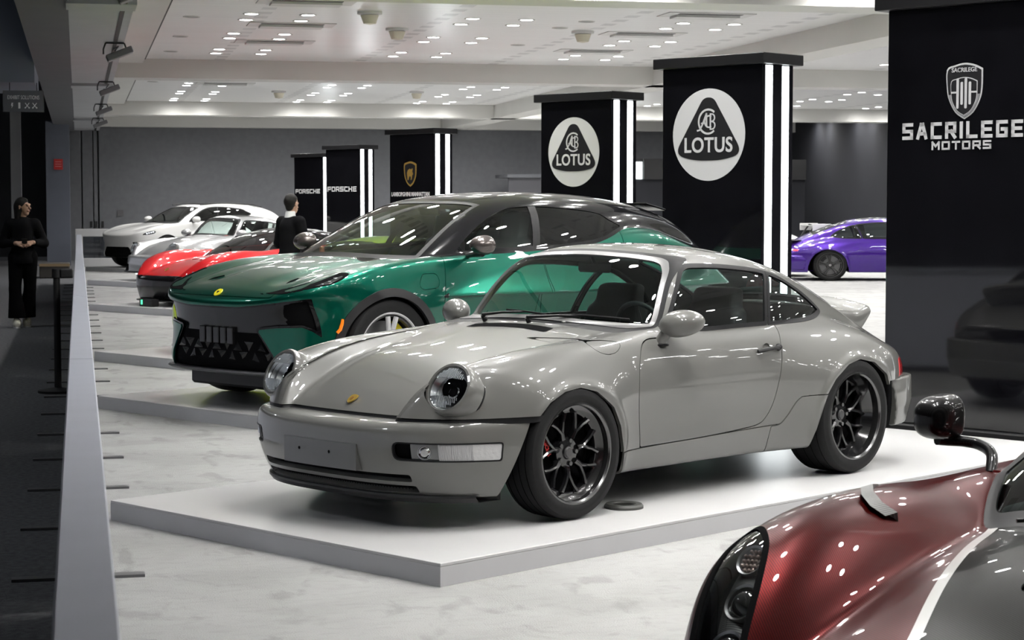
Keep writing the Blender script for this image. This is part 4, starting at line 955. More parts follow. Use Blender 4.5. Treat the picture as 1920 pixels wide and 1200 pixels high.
E_green = cs([(.4, 1.098), (.66, 1.108), (1.2, 1.120), (1.62, 1.134), (2.1, 1.160), (2.365, 1.187), (2.62, 1.25), (2.84, 1.306), (3.0, 1.305), (3.36, 1.258), (3.6, 1.16), (3.9, 1.10), (4.3, 1.05)])
E_FASC = [(0, .757), (.3, .758), (.5, .776), (.66, .797), (.794, .817), (.85, .829), (.862, .70), (.872, .54), (.836, .586), (.79, .617), (.62, .610), (.464, .592), (.55, .49), (.62, .40), (.64, .33), (.66, .15), (0, .15)]
E_HL = [(-.815, .852), (-.70, .889), (-.598, .926), (-.45, .972), (-.33, 1.008), (-.31, 1.004), (-.394, .965), (-.501, .925), (-.637, .900), (-.774, .860)]
def wheel_simple(car, x, s, yf, R, W, rr, n, m_sp, calm=None, name='wheel', lip=None, wd=.014, twin=False, cal=140):
    return wheel(car, x, s*(yf-W/2), s, R, W, rr, .018, wd, m_sp, m_sp, lip or m_sp, ny=n, calm=calm, name=name, twin=twin, cal=cal, lipw=.016)
def mirror_pod(car, x, y, z, s, m, r=(.12, .11, .075), stalk=None, gm=None):
    o = empty('door_mirror', (x, y, z)); o.parent = car
    f = lambda a, b, c: smax((np.sqrt((b/r[1])**2+(c/r[2])**2+np.maximum(-(a-.03)/r[0], 0)**2)-1)*min(r), a-.06, .03)
    part('shell', iso(f, (-.25, 0, -.2), (.15, .25, .2), .012, 2), m, o)
    MB().prism([tuple(p) for p in ell(0, 0, r[1]*.85, r[2]*.8, 24)], lambda u, v: (.059, u, v), (.003, 0, 0)).build('glass', m_chrome, o)
    MB().tube(stalk or [(.02, -s*.20, -.07), (0, -s*.10, -.065), (-.01, -s*.02, -.05)], [.02, .02, .03], 8).build('arm', m_blackp, o)
    return o
def side_cut(m, poly, s): return np.where(m.V[:, 1]*s > .2, sdpoly(m.V[:, 0], m.V[:, 2], poly), 1.)
def suv():
    car = empty('green_crossover', (1.712, 14.81, .102), R33, 'emerald green crossover with a black roof on the white platform', 'car')
    green = mat('paint_emerald', (.0008, .088, .056), .30, metal=.72, coat=.7, coat_rough=.012, spec=.1, flake=.05); black = mat('paint_black', (.006, .006, .007), .15, coat=.55, coat_rough=.012, spec=.05)
    m = iso(E_F, (-1.05, 0, .18), (4.25, 1.12, 1.68), .0185)
    wf = lambda q: np.where((q.V[:, 0] < 1.45) & (np.abs(q.V[:, 1]) < .80), np.maximum(E_cab(q.V[:, 0], np.abs(q.V[:, 1]), q.V[:, 2])*0+np.abs(q.V[:, 1])-(.735-.42*(q.V[:, 2]-1.1)), np.maximum(1.118-.03*np.abs(q.V[:, 1])-q.V[:, 2]-.01, (q.V[:, 0]-1.30-.12*q.V[:, 1]**2)*.5)), 1.)
    pane, m = cut(m, wf(m)); inn, ring = cut(pane, wf(pane)+.028)
    part('windscreen', inn.shift(-.004), glass('glass_screen', (.62, .70, .68), ior=1.75), car); part('windscreen_border', ring, m_rub, car)
    for s in (-1, 1):
        ins, m = cut(m, side_cut(m, E_DLO, s)); g, ring = cut(ins, side_cut(ins, E_DLO, s)+.020)
        part('window_surround', ring.shift(.001), black, car, lip=.01)
        line = lambda q: (q.V[:, 0]-(1.635+.45*(q.V[:, 2]-1.15)))
        fr_, rr_ = cut(g, line(g)); fg, p1 = cut(fr_, line(fr_)+.035); rg, p2 = cut(rr_, -line(rr_)+.045)
        part('front_window', fg.shift(-.004), glass('glass_front_side', (.55, .62, .60)), car); part('rear_window', rg.shift(-.004), glass('glass_privacy', (.045, .048, .05)), car)
        part('door_pillar', p1, m_rub, car); part('door_pillar', p2, m_rub, car)
    # arches, cladding
    for s in (-1, 1):
        for xa in (0, 3.02):
            f = lambda q, r: np.where(q.V[:, 1]*s > .3, np.maximum(np.hypot(q.V[:, 0]-xa, q.V[:, 2]-.40)-r, q.V[:, 2]-1.0), 1.)
            m = cut(m, f(m, .425))[1]
            cl, m = cut(m, f(m, .487)); part('arch_cladding', cl.shift(.008), mat('cladding_black', (.014, .014, .015), .35), car, lip=.03, lipdir=1)
    X, Y, Z = m.V.T
    roof_f = np.where(X < .60, E_cab(X, np.abs(Y), Z)-E_low(X, np.abs(Y), Z), E_green(X)-Z)
    top, m = cut(m, roof_f)
    # fixed glass roof sits flush in the black roof
    rp = roundpoly([(1.36, -.44), (3.0, -.44), (3.0, .44), (1.36, .44)], .12); f = lambda q: np.where(q.V[:, 2] > 1.45, sdpoly(q.V[:, 0], q.V[:, 1], rp), 1.)
    gr, top = panel(top, f, car, 'glass_roof', mat('roof_glass', (.02, .02, .021), .06, spec=.6), .003)
    part('black_roof', top, black, car, lip=.01)
    # front fascia
    f = lambda q: np.where(q.V[:, 0] < -.35, sdpoly(np.abs(q.V[:, 1]), q.V[:, 2], [(-a, b) for a, b in E_FASC[1:-1]][::-1]+E_FASC), 1.)
    fa, m = cut(m, f(m)); edge, core = cut(fa, -f(fa)-.016)
    core = cut(fa, f(fa)+.016)[0]; edge = cut(fa, f(fa)+.016)[1]
    part('fascia_edge', edge.shift(-.008), black, car); 
    up, lo = cut(core, .565-core.V[:, 2]); part('fascia_recess', up.shift(-.035), mat('fascia_black', (.004, .004, .0045), .22), car); part('lower_intake', lo.shift(-.03), m_under, car)
    # slim headlamps
    for s in (-1, 1):
        yl = cs([(-.9, .34), (-.815, .40), (-.70, .58), (-.598, .685), (-.45, .765), (-.33, .80), (-.2, .82)])
        f = lambda q: np.where((q.V[:, 1]*s > .30) & (q.V[:, 0] < -.2), np.maximum(sdpoly(q.V[:, 0], q.V[:, 2], E_HL), yl(q.V[:, 0])-np.abs(q.V[:, 1])), 1.)
        hl, m = cut(m, f(m)); hi_, ho_ = cut(hl, f(hl)+.007); part('headlamp_frame', ho_.shift(.003), m_under, car, lip=.01); part('headlamp', hi_.shift(.001), mat('headlamp_silver', (.05, .052, .055), .12, metal=.3, spec=.3), car)
        b = [(-.42, .865, .967), (-.475, .868, .944), (-.53, .855, .927)]
        for (x, y, z) in b: MB().box((x-.022, s*y-.012, z-.006), (x+.022, s*y+.012, z+.008), .004).build('lamp_module', mat('lamp_module', (.75, .77, .8), .15, metal=.6), car)
    # shut lines
    def door(q, x0, x1, s): return np.where(q.V[:, 1]*s > .5, sdpoly(q.V[:, 0], q.V[:, 2], roundpoly([(x0+.02, .36), (x0-.01, .75), (x0+.08, 1.25), (x1+.12, 1.4), (x1+.02, .9), (x1-.12, .36)], .06)), 1.)
    for s in (-1, 1):
        d, m = panel(m, lambda q: door(q, .555, 1.62, s), car, 'front_door', green, .003); d, m = panel(m, lambda q: door(q, 1.64, 2.62, s), car, 'rear_door', green, .003)
        if s < 0: fl, m = panel(m, lambda q: np.where(q.V[:, 1]*s > .5, sdpoly(q.V[:, 0], q.V[:, 2], roundpoly([(.29, .90), (.34, .985), (.49, .985), (.515, .925), (.49, .875), (.32, .865)], .03)), 1.), car, 'charge_flap', green, .002)
        sk = lambda q: np.where((q.V[:, 1]*s > .3) & (q.V[:, 0] > .3) & (q.V[:, 0] < 2.75), q.V[:, 2]-.36, 1.)
        a_, m = cut(m, sk(m)); part('side_skirt', a_.shift(.004), mat('cladding_black', (0, 0, 0)), car)
    bp = roundpoly([(-1, -.62), (-1, .62), (-.75, .60), (-.5, .62), (.2, .70), (.34, .66), (.22, .3), (.2, 0), (.22, -.3), (.34, -.66), (.2, -.70), (-.5, -.62), (-.75, -.60)], .03)
    bf = lambda q: np.where((q.V[:, 0] < .6) & (q.V[:, 2] > .80), np.maximum(sdpoly(q.V[:, 0], q.V[:, 1], bp), .83-q.V[:, 2]), 1.)
    bn, m = panel(m, bf, car, 'bonnet', green, .003)
    part('body_shell', m, green, car, lip=.015)
    # black tub
    def tub(x, y, z):
        f = E_low(x, y, z)+.035; f = np.maximum(f, (z-np.where(x < .25, 2, np.where(x < .9, 1.05, np.where(x < 3.2, .72, 1.1))))*.8); f = np.maximum(f, np.where(z < .75, -.80-x, -1.))
        for xa in (0., 3.02): f = np.maximum(f, np.minimum(.47-np.sqrt((x-xa)**2+(z-.40)**2), y-.60)*.9)
        return f
    part('cabin_tub', iso(tub, (-.9, 0, .2), (4.1, 1.1, 1.2), .05, 1), m_under, car)
    # bonnet vents, badge, splitter, marker lamps
    for s in (-1, 1):
        b = MB(); P = [(-.60, s*.485), (-.52, s*.468), (-.44, s*.452)]
        b.tube([(x, y, float(E_hood(x))-.02*(y/.6)**2-.013) for x, y in P], [.004, .010, .004], 6); b.build('bonnet_vent', m_under, car)
        mk = [(-.452, .922, .575), (-.43, .932, .60), (-.418, .938, .64), (-.412, .938, .675)]
        MB().tube([(x-.01, s*y, z) for x, y, z in mk], [.012, .013, .013, .010], 8).build('side_marker', mat('amber', (.85, .20, .01), .2, coat=1, emit=(1, .25, .02), estr=.3), car)
    bd = MB().lathe([(0, .006), (.036, .005), (.040, 0)], n=28); M = Matrix.Translation((-.835, 0, .854)) @ Vector((0, 0, 1)).rotation_difference(Vector((-.63, 0, .77))).to_matrix().to_4x4(); bd.xf(M).build('badge', mat('badge_yellow', (.85, .75, .02), .3), car)
    tr = MB().prism([tuple(p) for p in roundpoly([(-.028, -.012), (0, .036), (.028, -.012), (0, -.02)], .012)], lambda u, v: (v*0, 0, 0), (0, 0, .001)); 
    b = MB().prism([tuple(p) for p in roundpoly([(-.016, -.008), (0, .018), (.016, -.008), (0, -.010)], .005)], lambda u, v: (-v, u, .0062), (0, 0, .0012)).xf(M); b.build('badge_triangle', m_ink, car)
    b = MB()
    for i in range(24):
        q = []
        for y in (-.74+1.48*i/24, -.74+1.48*(i+1)/24):
            x = float(E_x0(abs(y))); q += [(x+.005, y, .285), (x-.012, y, .275), (x+.01, y, .262), (x+.12, y, .25), (x+.12, y, .285)]
        b.add(q, [(0, 1, 6, 5), (1, 2, 7, 6), (2, 3, 8, 7), (3, 4, 9, 8), (4, 0, 5, 9)], False)
    b.build('splitter', mat('splitter_grey', (.10, .10, .105), .3, coat=.5), car); MB().box((-.72, -.52, .14), (-.5, .52, .26), .02).build('air_dam', m_blackp, car)
    rnd_ = random.Random(8)
    for i in range(9):
        for j in range(2):
            y = -.54+.12*i+.06*j; x = float(E_x0(abs(y)))+.060; z = .39+.075*j; up = (i+j) % 2
            pts = [(y-.055, z-.032), (y+.055, z-.032), (y, z+.036)] if up else [(y-.055, z+.036), (y+.055, z+.036), (y, z-.032)]
            cy = sum(p[0] for p in pts)/3; cz = sum(p[1] for p in pts)/3
            b = MB().add([(x, *p) for p in pts]+[(x-.016, cy, cz)], [(0, 1, 3), (1, 2, 3), (2, 0, 3)]); b.build('grille_petal', mat('petal_black', (.011, .011, .012), .25), car)
    for i in range(5): MB().box((float(E_x0(0))+.05, -.20+.085*i, .475), (float(E_x0(0))+.085, -.135+.085*i, .60), .006).build('shutter_slat', mat('petal_black', (0, 0, 0)), car)
    for s in (-1, 1):
        mirror_pod(car, .86, s*1.07, 1.195, s, mat('mirror_bronze', (.10, .085, .08), .25, metal=.6, coat=.6), (.125, .105, .078), [(.03, -s*.20, -.085), (0, -s*.10, -.075), (-.01, s*.02, -.06)])
        wh = mat('alloy_white', (.66, .66, .67), .25, metal=.35, coat=.5); dk = mat('alloy_dark', (.03, .03, .03), .3)
        for xa in (0, 3.02): wheel(car, xa, s*.865, s, .405, .265, .298, .016, .020, dk, wh, wh, ny=5, calm=mat('caliper_yellow', (.75, .62, .02), .35), twin=True, cal=35, lipw=.014)
    # tail: spoiler blades, light bar
    for s in (-1, 1): MB().box((3.36, .22 if s > 0 else -.58, 1.478), (3.64, .58 if s > 0 else -.22, 1.496), .007).xf(Matrix.Translation((3.5, 0, 1.51)) @ Matrix.Rotation(.20, 4, 'Y') @ Matrix.Translation((-3.5, 0, -1.51))).build('roof_spoiler', black, car)
    def tl(x, y, z): return np.maximum(np.maximum(E_low(x, y, z)-.006, np.abs(z-1.0)-.018), 3.7-x)
    part('tail_light_bar', iso(tl, (3.6, 0, .95), (4.25, 1.0, 1.06), .012, 2), mat('tail_red', (.45, .02, .025), .12, coat=1), car)
    # cabin
    sl = mat('leather_pale', (.33, .34, .345), .55, bump=.1, bscale=150)
    def seat(x, y_, z):
        a = .22; f = smax(smax(np.abs(x-.14-a*(z-.1))-.07, y_-.25+.06*step(.35, .6, z), .06), np.maximum(z-.60, -z), .06)
        h = smax(smax(np.abs(x-.14-a*(z-.08))-.055, y_-.135, .06), np.abs(z-.70)-.125, .08); c = smax(smax(np.abs(x+.15)-.28, y_-.26, .06), np.abs(z-.06)-.09, .06)
        return smin(smin(f, h, .06), c, .04)
    sm_ = iso(seat, (-.5, 0, -.1), (.5, .34, .90), .024, 2); sme = None
    for x, y in ((1.62, -.40), (1.62, .40), (2.55, -.40), (2.55, .40)):
        o = part('seat', sm_, sl, car) if sme is None else link('seat', sme, None, car)
        sme = o.data; o.location = (x, y, .62)
    part('dashboard', iso(lambda x, y, z: smax(smax(np.abs(x-.72)-.34, y-.74, .06), np.abs(z-1.0)-.08, .06), (.2, 0, .8), (1.2, .85, 1.2), .03, 2), m_inside, car)
    sw = empty('steering_wheel', (1.16, -.40, 1.06)); sw.parent = car; sw.rotation_euler = (0, math.radians(66), 0)
    MB().lathe([(.18+.014*math.cos(2*math.pi*k/10), .014*math.sin(2*math.pi*k/10)) for k in range(11)], n=32).build('rim', m_inside, sw); MB().box((-.05, -.17, -.02), (.05, .17, .02), .015).build('hub', m_inside, sw)
    MB().box((1.30, -.12, 1.42), (1.33, .12, 1.48), .012).build('rear_view_mirror', m_inside, car)
    MB().lathe([(.0, 0), (.022, .01), (.02, .07), (0, .08)], o=(.62, .55, 1.09), n=12).build('dash_ornament', mat('orange_tag', (.5, .12, .03), .5), car)
    return car
suv()
# ================================================================ the maroon hypercar in the foreground
M_hood = cs([(-1.2, .30), (-.95, .46), (-.7, .565), (-.4, .650), (-.1, .708), (.2, .748), (.5, .785), (.9, .82)])
M_rz = cs([(-1.1, .42), (-.9, .54), (-.7, .668), (-.5, .757), (-.35, .797), (-.15, .822), (.1, .83), (.35, .822), (.7, .835), (1.2, .86), (2.0, .92), (2.7, .95), (3.2, .90), (3.7, .78)])
M_ry = cs([(-1.1, .60), (-.7, .69), (-.3, .745), (.1, .765), (.6, .745), (1.2, .72), (2.0, .76), (2.7, .80), (3.6, .68)])
M_w = cs([(-1.1, .62), (-.9, .76), (-.65, .895), (-.35, .97), (0, .995), (.4, .985), (.9, .94), (1.5, .94), (2.2, 1.0), (2.7, 1.02), (3.2, .98), (3.7, .86)])
M_d = cs([(.08, -.14), (.2, -.05), (.35, -.01), (.5, 0), (.62, -.01), (.72, -.045), (.82, -.12), (.95, -.25)])
M_roof = cs([(.3, .80), (.6, .96), (.9, 1.08), (1.2, 1.15), (1.5, 1.17), (1.9, 1.14), (2.4, 1.05), (3.0, .90), (3.6, .72)])
M_x0 = cs([(0, -1.05), (.3, -1.03), (.55, -.96), (.72, -.84), (.85, -.66), (.95, -.4), (1.05, .1)])
def M_low(x, y, z):
    side = y-(M_w(x)+M_d(z)-.05*np.exp(-((x-1.1)/.45)**2)*(1-step(.6, .8, z)))
    hood = M_hood(np.minimum(x, .9))-.05*np.maximum(y-.15, 0)**2/.16
    hump = M_rz(x)-(y-M_ry(x))**2/(2*.17)
    scoop = .012*np.exp(-((x-.36)/.15)**2-((y-.66)/.085)**2)
    top = (z-smax(hood, hump, .07)+scoop)*.9
    front = (M_x0(y)+.35*np.maximum(z-.45, 0)+.3*np.maximum(.3-z, 0)-x)*.8
    rear = (x-3.72+.25*y*y)*.9
    f = smax(side, top, .09); f = smax(f, front, .10); f = smax(f, rear, .12)
    return smax(f, .10-z, .04)
def M_cab(x, y, z):
    side = (y-(.735-.05*np.maximum(1-x, 0)**2-.10*np.maximum(x-1.3, 0)-.42*(z-.80)-.5*np.maximum(z-.95, 0)**2))*.9
    roof = (z-M_roof(x)+.20*y*y)*.88
    wind = (.10+(z-.74)*1.55+.9*(z-.74)**2+.62*y*y-x)*.52
    f = smax(side, roof, .14); f = smax(f, wind, .10)
    return smax(f, .5-z, .05)
def M_F(x, y, z): return smin(M_low(x, y, z), M_cab(x, y, z), .03+.12*step(1.6, 2.4, x))
def carbon(name, c1, c2, metal, scale=75, rough=.28, ang=.6):
    """lacquered carbon weave: fine bands of two tones under a clear coat"""
    if name in MATS: return MATS[name]
    m = mat(name, c1, rough, metal, coat=.5, coat_rough=.01, spec=.02); nt = m.node_tree; b = nt.nodes['Principled BSDF']
    tc = nt.nodes.new('ShaderNodeTexCoord'); mp = nt.nodes.new('ShaderNodeMapping'); mp.inputs['Rotation'].default_value = (0, 0, ang)
    w_ = nt.nodes.new('ShaderNodeTexWave'); w_.inputs['Scale'].default_value = scale/6.28; w_.inputs['Distortion'].default_value = 0; w_.bands_direction = 'Y'
    r = nt.nodes.new('ShaderNodeValToRGB'); r.color_ramp.elements[0].color = (*c2, 1); r.color_ramp.elements[1].color = (*c1, 1); r.color_ramp.elements[0].position = .3; r.color_ramp.elements[1].position = .7
    nt.links.new(tc.outputs['Object'], mp.inputs[0]); nt.links.new(mp.outputs[0], w_.inputs[0]); nt.links.new(w_.outputs['Fac'], r.inputs[0]); nt.links.new(r.outputs[0], b.inputs['Base Color'])
    return m
M_POD = chain([(-.385, .85), (-.405, .80), (-.455, .742), (-.523, .685), (-.643, .618), (-.776, .556), (-.92, .49), (-1.0, .50), (-.97, .60), (-.85, .68), (-.73, .745), (-.60, .80), (-.48, .845), (-.41, .865)], True, 5)
M_ys = cs([(-1.05, .10), (-.8, .165), (-.59, .234), (-.33, .338), (-.02, .455), (.15, .51), (.27, .535), (.6, .60)])
M_CHIN = [(-.62, .16), (-.55, .34), (.55, .34), (.62, .16), (.5, .13), (-.5, .13)]
def hyper_like(car, red, grey, res, detail=True, rims=None, glassm=None, roof=None):
    m = iso(M_F, (-1.2, 0, .06), (3.85, 1.12, 1.22), res)
    X, Y, Z = m.V.T; cabf = lambda q: np.where(q.V[:, 0] < 1.05, np.maximum(M_cab(q.V[:, 0], np.abs(q.V[:, 1]), q.V[:, 2])-M_low(q.V[:, 0], np.abs(q.V[:, 1]), q.V[:, 2]), np.abs(q.V[:, 1])-(.70-.55*np.maximum(q.V[:, 2]-.80, 0))), 1.)
    sc_, m = cut(m, cabf(m)); gl, bd = cut(sc_, cabf(sc_)+.03)
    part('windscreen', gl.shift(-.003), glassm or glass('glass_hyper', (.55, .62, .60)), car); part('windscreen_border', bd, m_rub, car, lip=.01)
    for s in (-1, 1):
        W_ = roundpoly([(.80, .87), (1.12, 1.09), (1.55, 1.10), (1.95, .95), (1.6, .89)], .05); f = lambda q: np.where(q.V[:, 1]*s > .2, sdpoly(q.V[:, 0], q.V[:, 2], W_), 1.)
        g, m = cut(m, f(m)); part('side_window', g.shift(-.004), glass('glass_privacy', (.045, .048, .05)), car, lip=.01)
        for xa in (0, 2.72):
            f = lambda q: np.where(q.V[:, 1]*s > .78, np.hypot(q.V[:, 0]-xa, q.V[:, 2]-.335)-.385, 1.); m = cut(m, f(m))[1]
        if not detail: continue
        f = lambda q: np.where((q.V[:, 1]*s > 0) & (q.V[:, 0] < -.2) & (q.V[:, 2] > .3), sdpoly(q.V[:, 0], q.V[:, 1]*s, M_POD), 1.)
        pod, m = cut(m, f(m)); core, rim = cut(pod, f(pod)+.016)
        part('headlamp_seal', rim.shift(.002), m_under, car, lip=.015); bowl = part('headlamp_bowl', core.shift(-.062), carbon('bowl_ribs', (.10, .105, .105), (.02, .02, .021), .4, 320, .35, 1.2), car)
        part('headlamp_cover', core.shift(-.002), glass('lamp_cover', (.80, .82, .82), ior=1.45), car)
        for k, (px_, py_, pz_, r) in enumerate(((-.525, .735, .735, .040), (-.665, .655, .660, .047), (-.80, .60, .575, .047))):
            o = empty('lamp_unit', (px_, s*py_, pz_-.030)); o.parent = car; o.rotation_euler = Vector((0, 0, 1)).rotation_difference(Vector((-.80, s*.10, .60))).to_euler()
            MB().lathe([(r, -.02), (r*1.12, .0), (r*1.05, .010), (r*.92, .006), (r*.9, -.02)], n=28).build('ring', m_silver, o)
            if k: MB().lathe([(r*.9, -.006), (r*.6, .012), (r*.3, .019), (0, .021)], n=24).build('projector', mat('projector_black', (.02, .022, .024), .05, coat=1), o)
            else:
                b = MB().lathe([(0, -.004), (r*.9, -.004)], n=20)
                b.build('reflector', m_chrome, o)
                for i in range(-2, 3):
                    for j in range(-2, 3):
                        if i*i+j*j < 6: MB().sphere((i*.0135, j*.0135, .001), .0055, 8, 6).build('led_bead', mat('bead_pink', (.85, .66, .60), .12, metal=.6), o)
    # grey centre band between two white pinstripes
    fs = lambda q: np.where((q.V[:, 2] > .40) & (q.V[:, 0] < .7), np.abs(q.V[:, 1])-M_ys(q.V[:, 0]), 1.)
    mid, m = cut(m, fs(m)); mid, st = cut(mid, fs(mid)+.032)
    if detail: part('pinstripe', st.shift(.0005), mat('stripe_white', (.62, .62, .60), .3, coat=1), car)
    else: part('bonnet_edge', st, red, car)
    f = lambda q: np.where(q.V[:, 0] < 0, np.minimum(np.hypot((q.V[:, 0]+.20)/1.2, (np.abs(q.V[:, 1])-.10)/.8)-.062, 1.), 1.)
    vt, mid = cut(mid, f(mid)); part('bonnet_vent_grille', vt.shift(-.015), carbon('vent_mesh', (.03, .03, .03), (.003, .003, .003), .3, 500), car); part('bonnet_centre', mid, grey, car, lip=.006)
    ch = lambda q: np.where(q.V[:, 0] < -.6, sdpoly(q.V[:, 1], q.V[:, 2], M_CHIN), 1.); c_, m = cut(m, ch(m)); part('front_intake', c_.shift(-.03), m_under, car)
    if roof:
        X, Y, Z = m.V.T; r_, m = cut(m, np.where(X > .2, np.maximum(M_cab(X, np.abs(Y), Z)-M_low(X, np.abs(Y), Z), X-2.6), 1.)); part('black_roof', r_, roof, car)
    part('body_shell', m, red, car, lip=.02)
    def tub(x, y, z):
        f = M_low(x, y, z)+.07; f = np.maximum(f, (z-np.where(x < .1, 2., np.where(x < 2.0, .50, 2.)))*.8)
        for xa in (0., 2.72): f = np.maximum(f, np.minimum(.42-np.sqrt((x-xa)**2+(z-.335)**2), y-.62)*.9)
        return f
    part('cabin_tub', iso(tub, (-1.1, 0, .08), (3.7, 1.1, 1.1), .05, 1), m_under, car)
    part('dashboard', iso(lambda x, y, z: smax(smax(np.abs(x-.62)-.24, y-.58, .06), np.abs(z-.70)-.07, .06), (.2, 0, .5), (1.1, .7, .9), .03, 2), m_inside, car)
    def seat(x, y_, z): return smin(smax(smax(np.abs(x-.14-.4*(z-.1))-.06, y_-.23+.09*step(.35, .6, z), .06), np.maximum(z-.66, -z), .06), smax(smax(np.abs(x+.15)-.28, y_-.24, .06), np.abs(z-.05)-.08, .06), .05)
    sm_ = iso(seat, (-.5, 0, -.1), (.6, .3, .75), .03, 2)
    for y in (-.33, .33): o = part('seat', sm_, mat('leather_red', (.45, .03, .03), .5) if detail else m_inside, car); o.location = (1.15, y, .22)
    b = MB()
    for i in range(20):
        q = []
        for y in (-.80+.08*i, -.80+.08*(i+1)):
            x = float(M_x0(abs(y)))+.02; q += [(x-.03, y, .085), (x-.03, y, .070), (x+.30, y, .070), (x+.30, y, .085)]
        b.add(q, [(0, 1, 5, 4), (1, 2, 6, 5), (3, 0, 4, 7)])
    b.build('splitter', m_blackp, car)
    dk = rims or mat('alloy_dark', (.03, .03, .03), .3)
    for s in (-1, 1):
        for xa, R_ in ((0, .335), (2.72, .345)): wheel(car, xa, s*(.86 if xa == 0 else .875), s, R_, .26, .265, .02, .012, dk, dk, dk, ny=7, twin=True, cal=35, lipw=.016)
    def tl(x, y, z): return np.maximum(np.maximum(M_low(x, y, z)-.006, np.abs(z-.70)-.025), 3.55-x)
    part('tail_lamp', iso(tl, (3.4, 0, .6), (3.9, 1.0, .8), .02, 1), mat('tail_red', (.45, .02, .025), .12, coat=1), car)
def hypercar():
    car = empty('maroon_hypercar', (2.488, 4.200, .001), R33, 'maroon carbon hypercar with a white pinstripe and stalk mirrors beside the grey coupe', 'car')
    red = carbon('carbon_red', (.068, .0022, .0022), (.030, .0014, .0015), .45, 290, ang=2.0); grey = carbon('carbon_grey', (.015, .0157, .0147), (.0045, .0047, .0045), .25, 290, ang=2.0)
    hyper_like(car, red, grey, .0125)
    dark = carbon('carbon_black', (.016, .016, .0165), (.010, .010, .0105), .4, 420)
    for s in (-1, 1):
        # wing-top gill: grey carbon louvre over a dark scoop
        b = MB(); P = [(.10, .79, .823), (.02, .755, .835), (-.05, .705, .828), (-.075, .66, .806), (-.055, .625, .780)]; q = []
        for x, y, z in P: q += [(x-.042, s*y, z+.004), (x, s*(y-.01), z+.010), (x+.004, s*(y-.01), z-.02)]
        f = []
        for i in range(4):
            k = 3*i; f += [(k, k+1, k+4, k+3), (k+1, k+2, k+5, k+4)]
        b.add(q, f, True).build('wing_gill', carbon('gill_grey', (.34, .34, .33), (.20, .20, .20), .3, 420), car)
        # stalk mirror
        o = empty('stalk_mirror', (.60, s*.92, .965)); o.parent = car
        r = (.090, .058, .070)
        fm = lambda a, b_, c: smax(((np.abs(b_/r[1])**3+np.abs(c/(r[2]*(.80+.20*np.clip((a+.12)/.2, 0, 1))))**3+np.abs(np.maximum(-(a-.03)/r[0], 0))**2.4)**.36-1)*.07, a-.085, .02)
        part('pod', iso(fm, (-.2, 0, -.12), (.13, .12, .12), .007, 2), dark, o)
        MB().prism([tuple(p) for p in ell(0, 0, .046, .054, 24)], lambda u, v: (.0845, u, v), (.003, 0, 0)).build('glass', m_chrome, o)
        S = [(-.01, s*-.20, -.150), (.055, s*-.165, -.10), (.085, s*-.11, -.080), (.075, s*-.06, -.072), (.05, s*-.015, -.070), (.02, 0, -.066)]
        MB().tube([tuple(p) for p in chain(S, False, 5)], .017, 10).build('stalk', dark, o)
        MB().box((-.02, s*-.21-.03, -.165), (.03, s*-.21+.03, -.135), .01).build('foot', red, o)
    MB().tube([(.62, .1, .80), (.30, .34, .765), (.22, .42, .758)], [.008, .007, .006], 8).build('wiper', m_blackp, car)
hypercar()
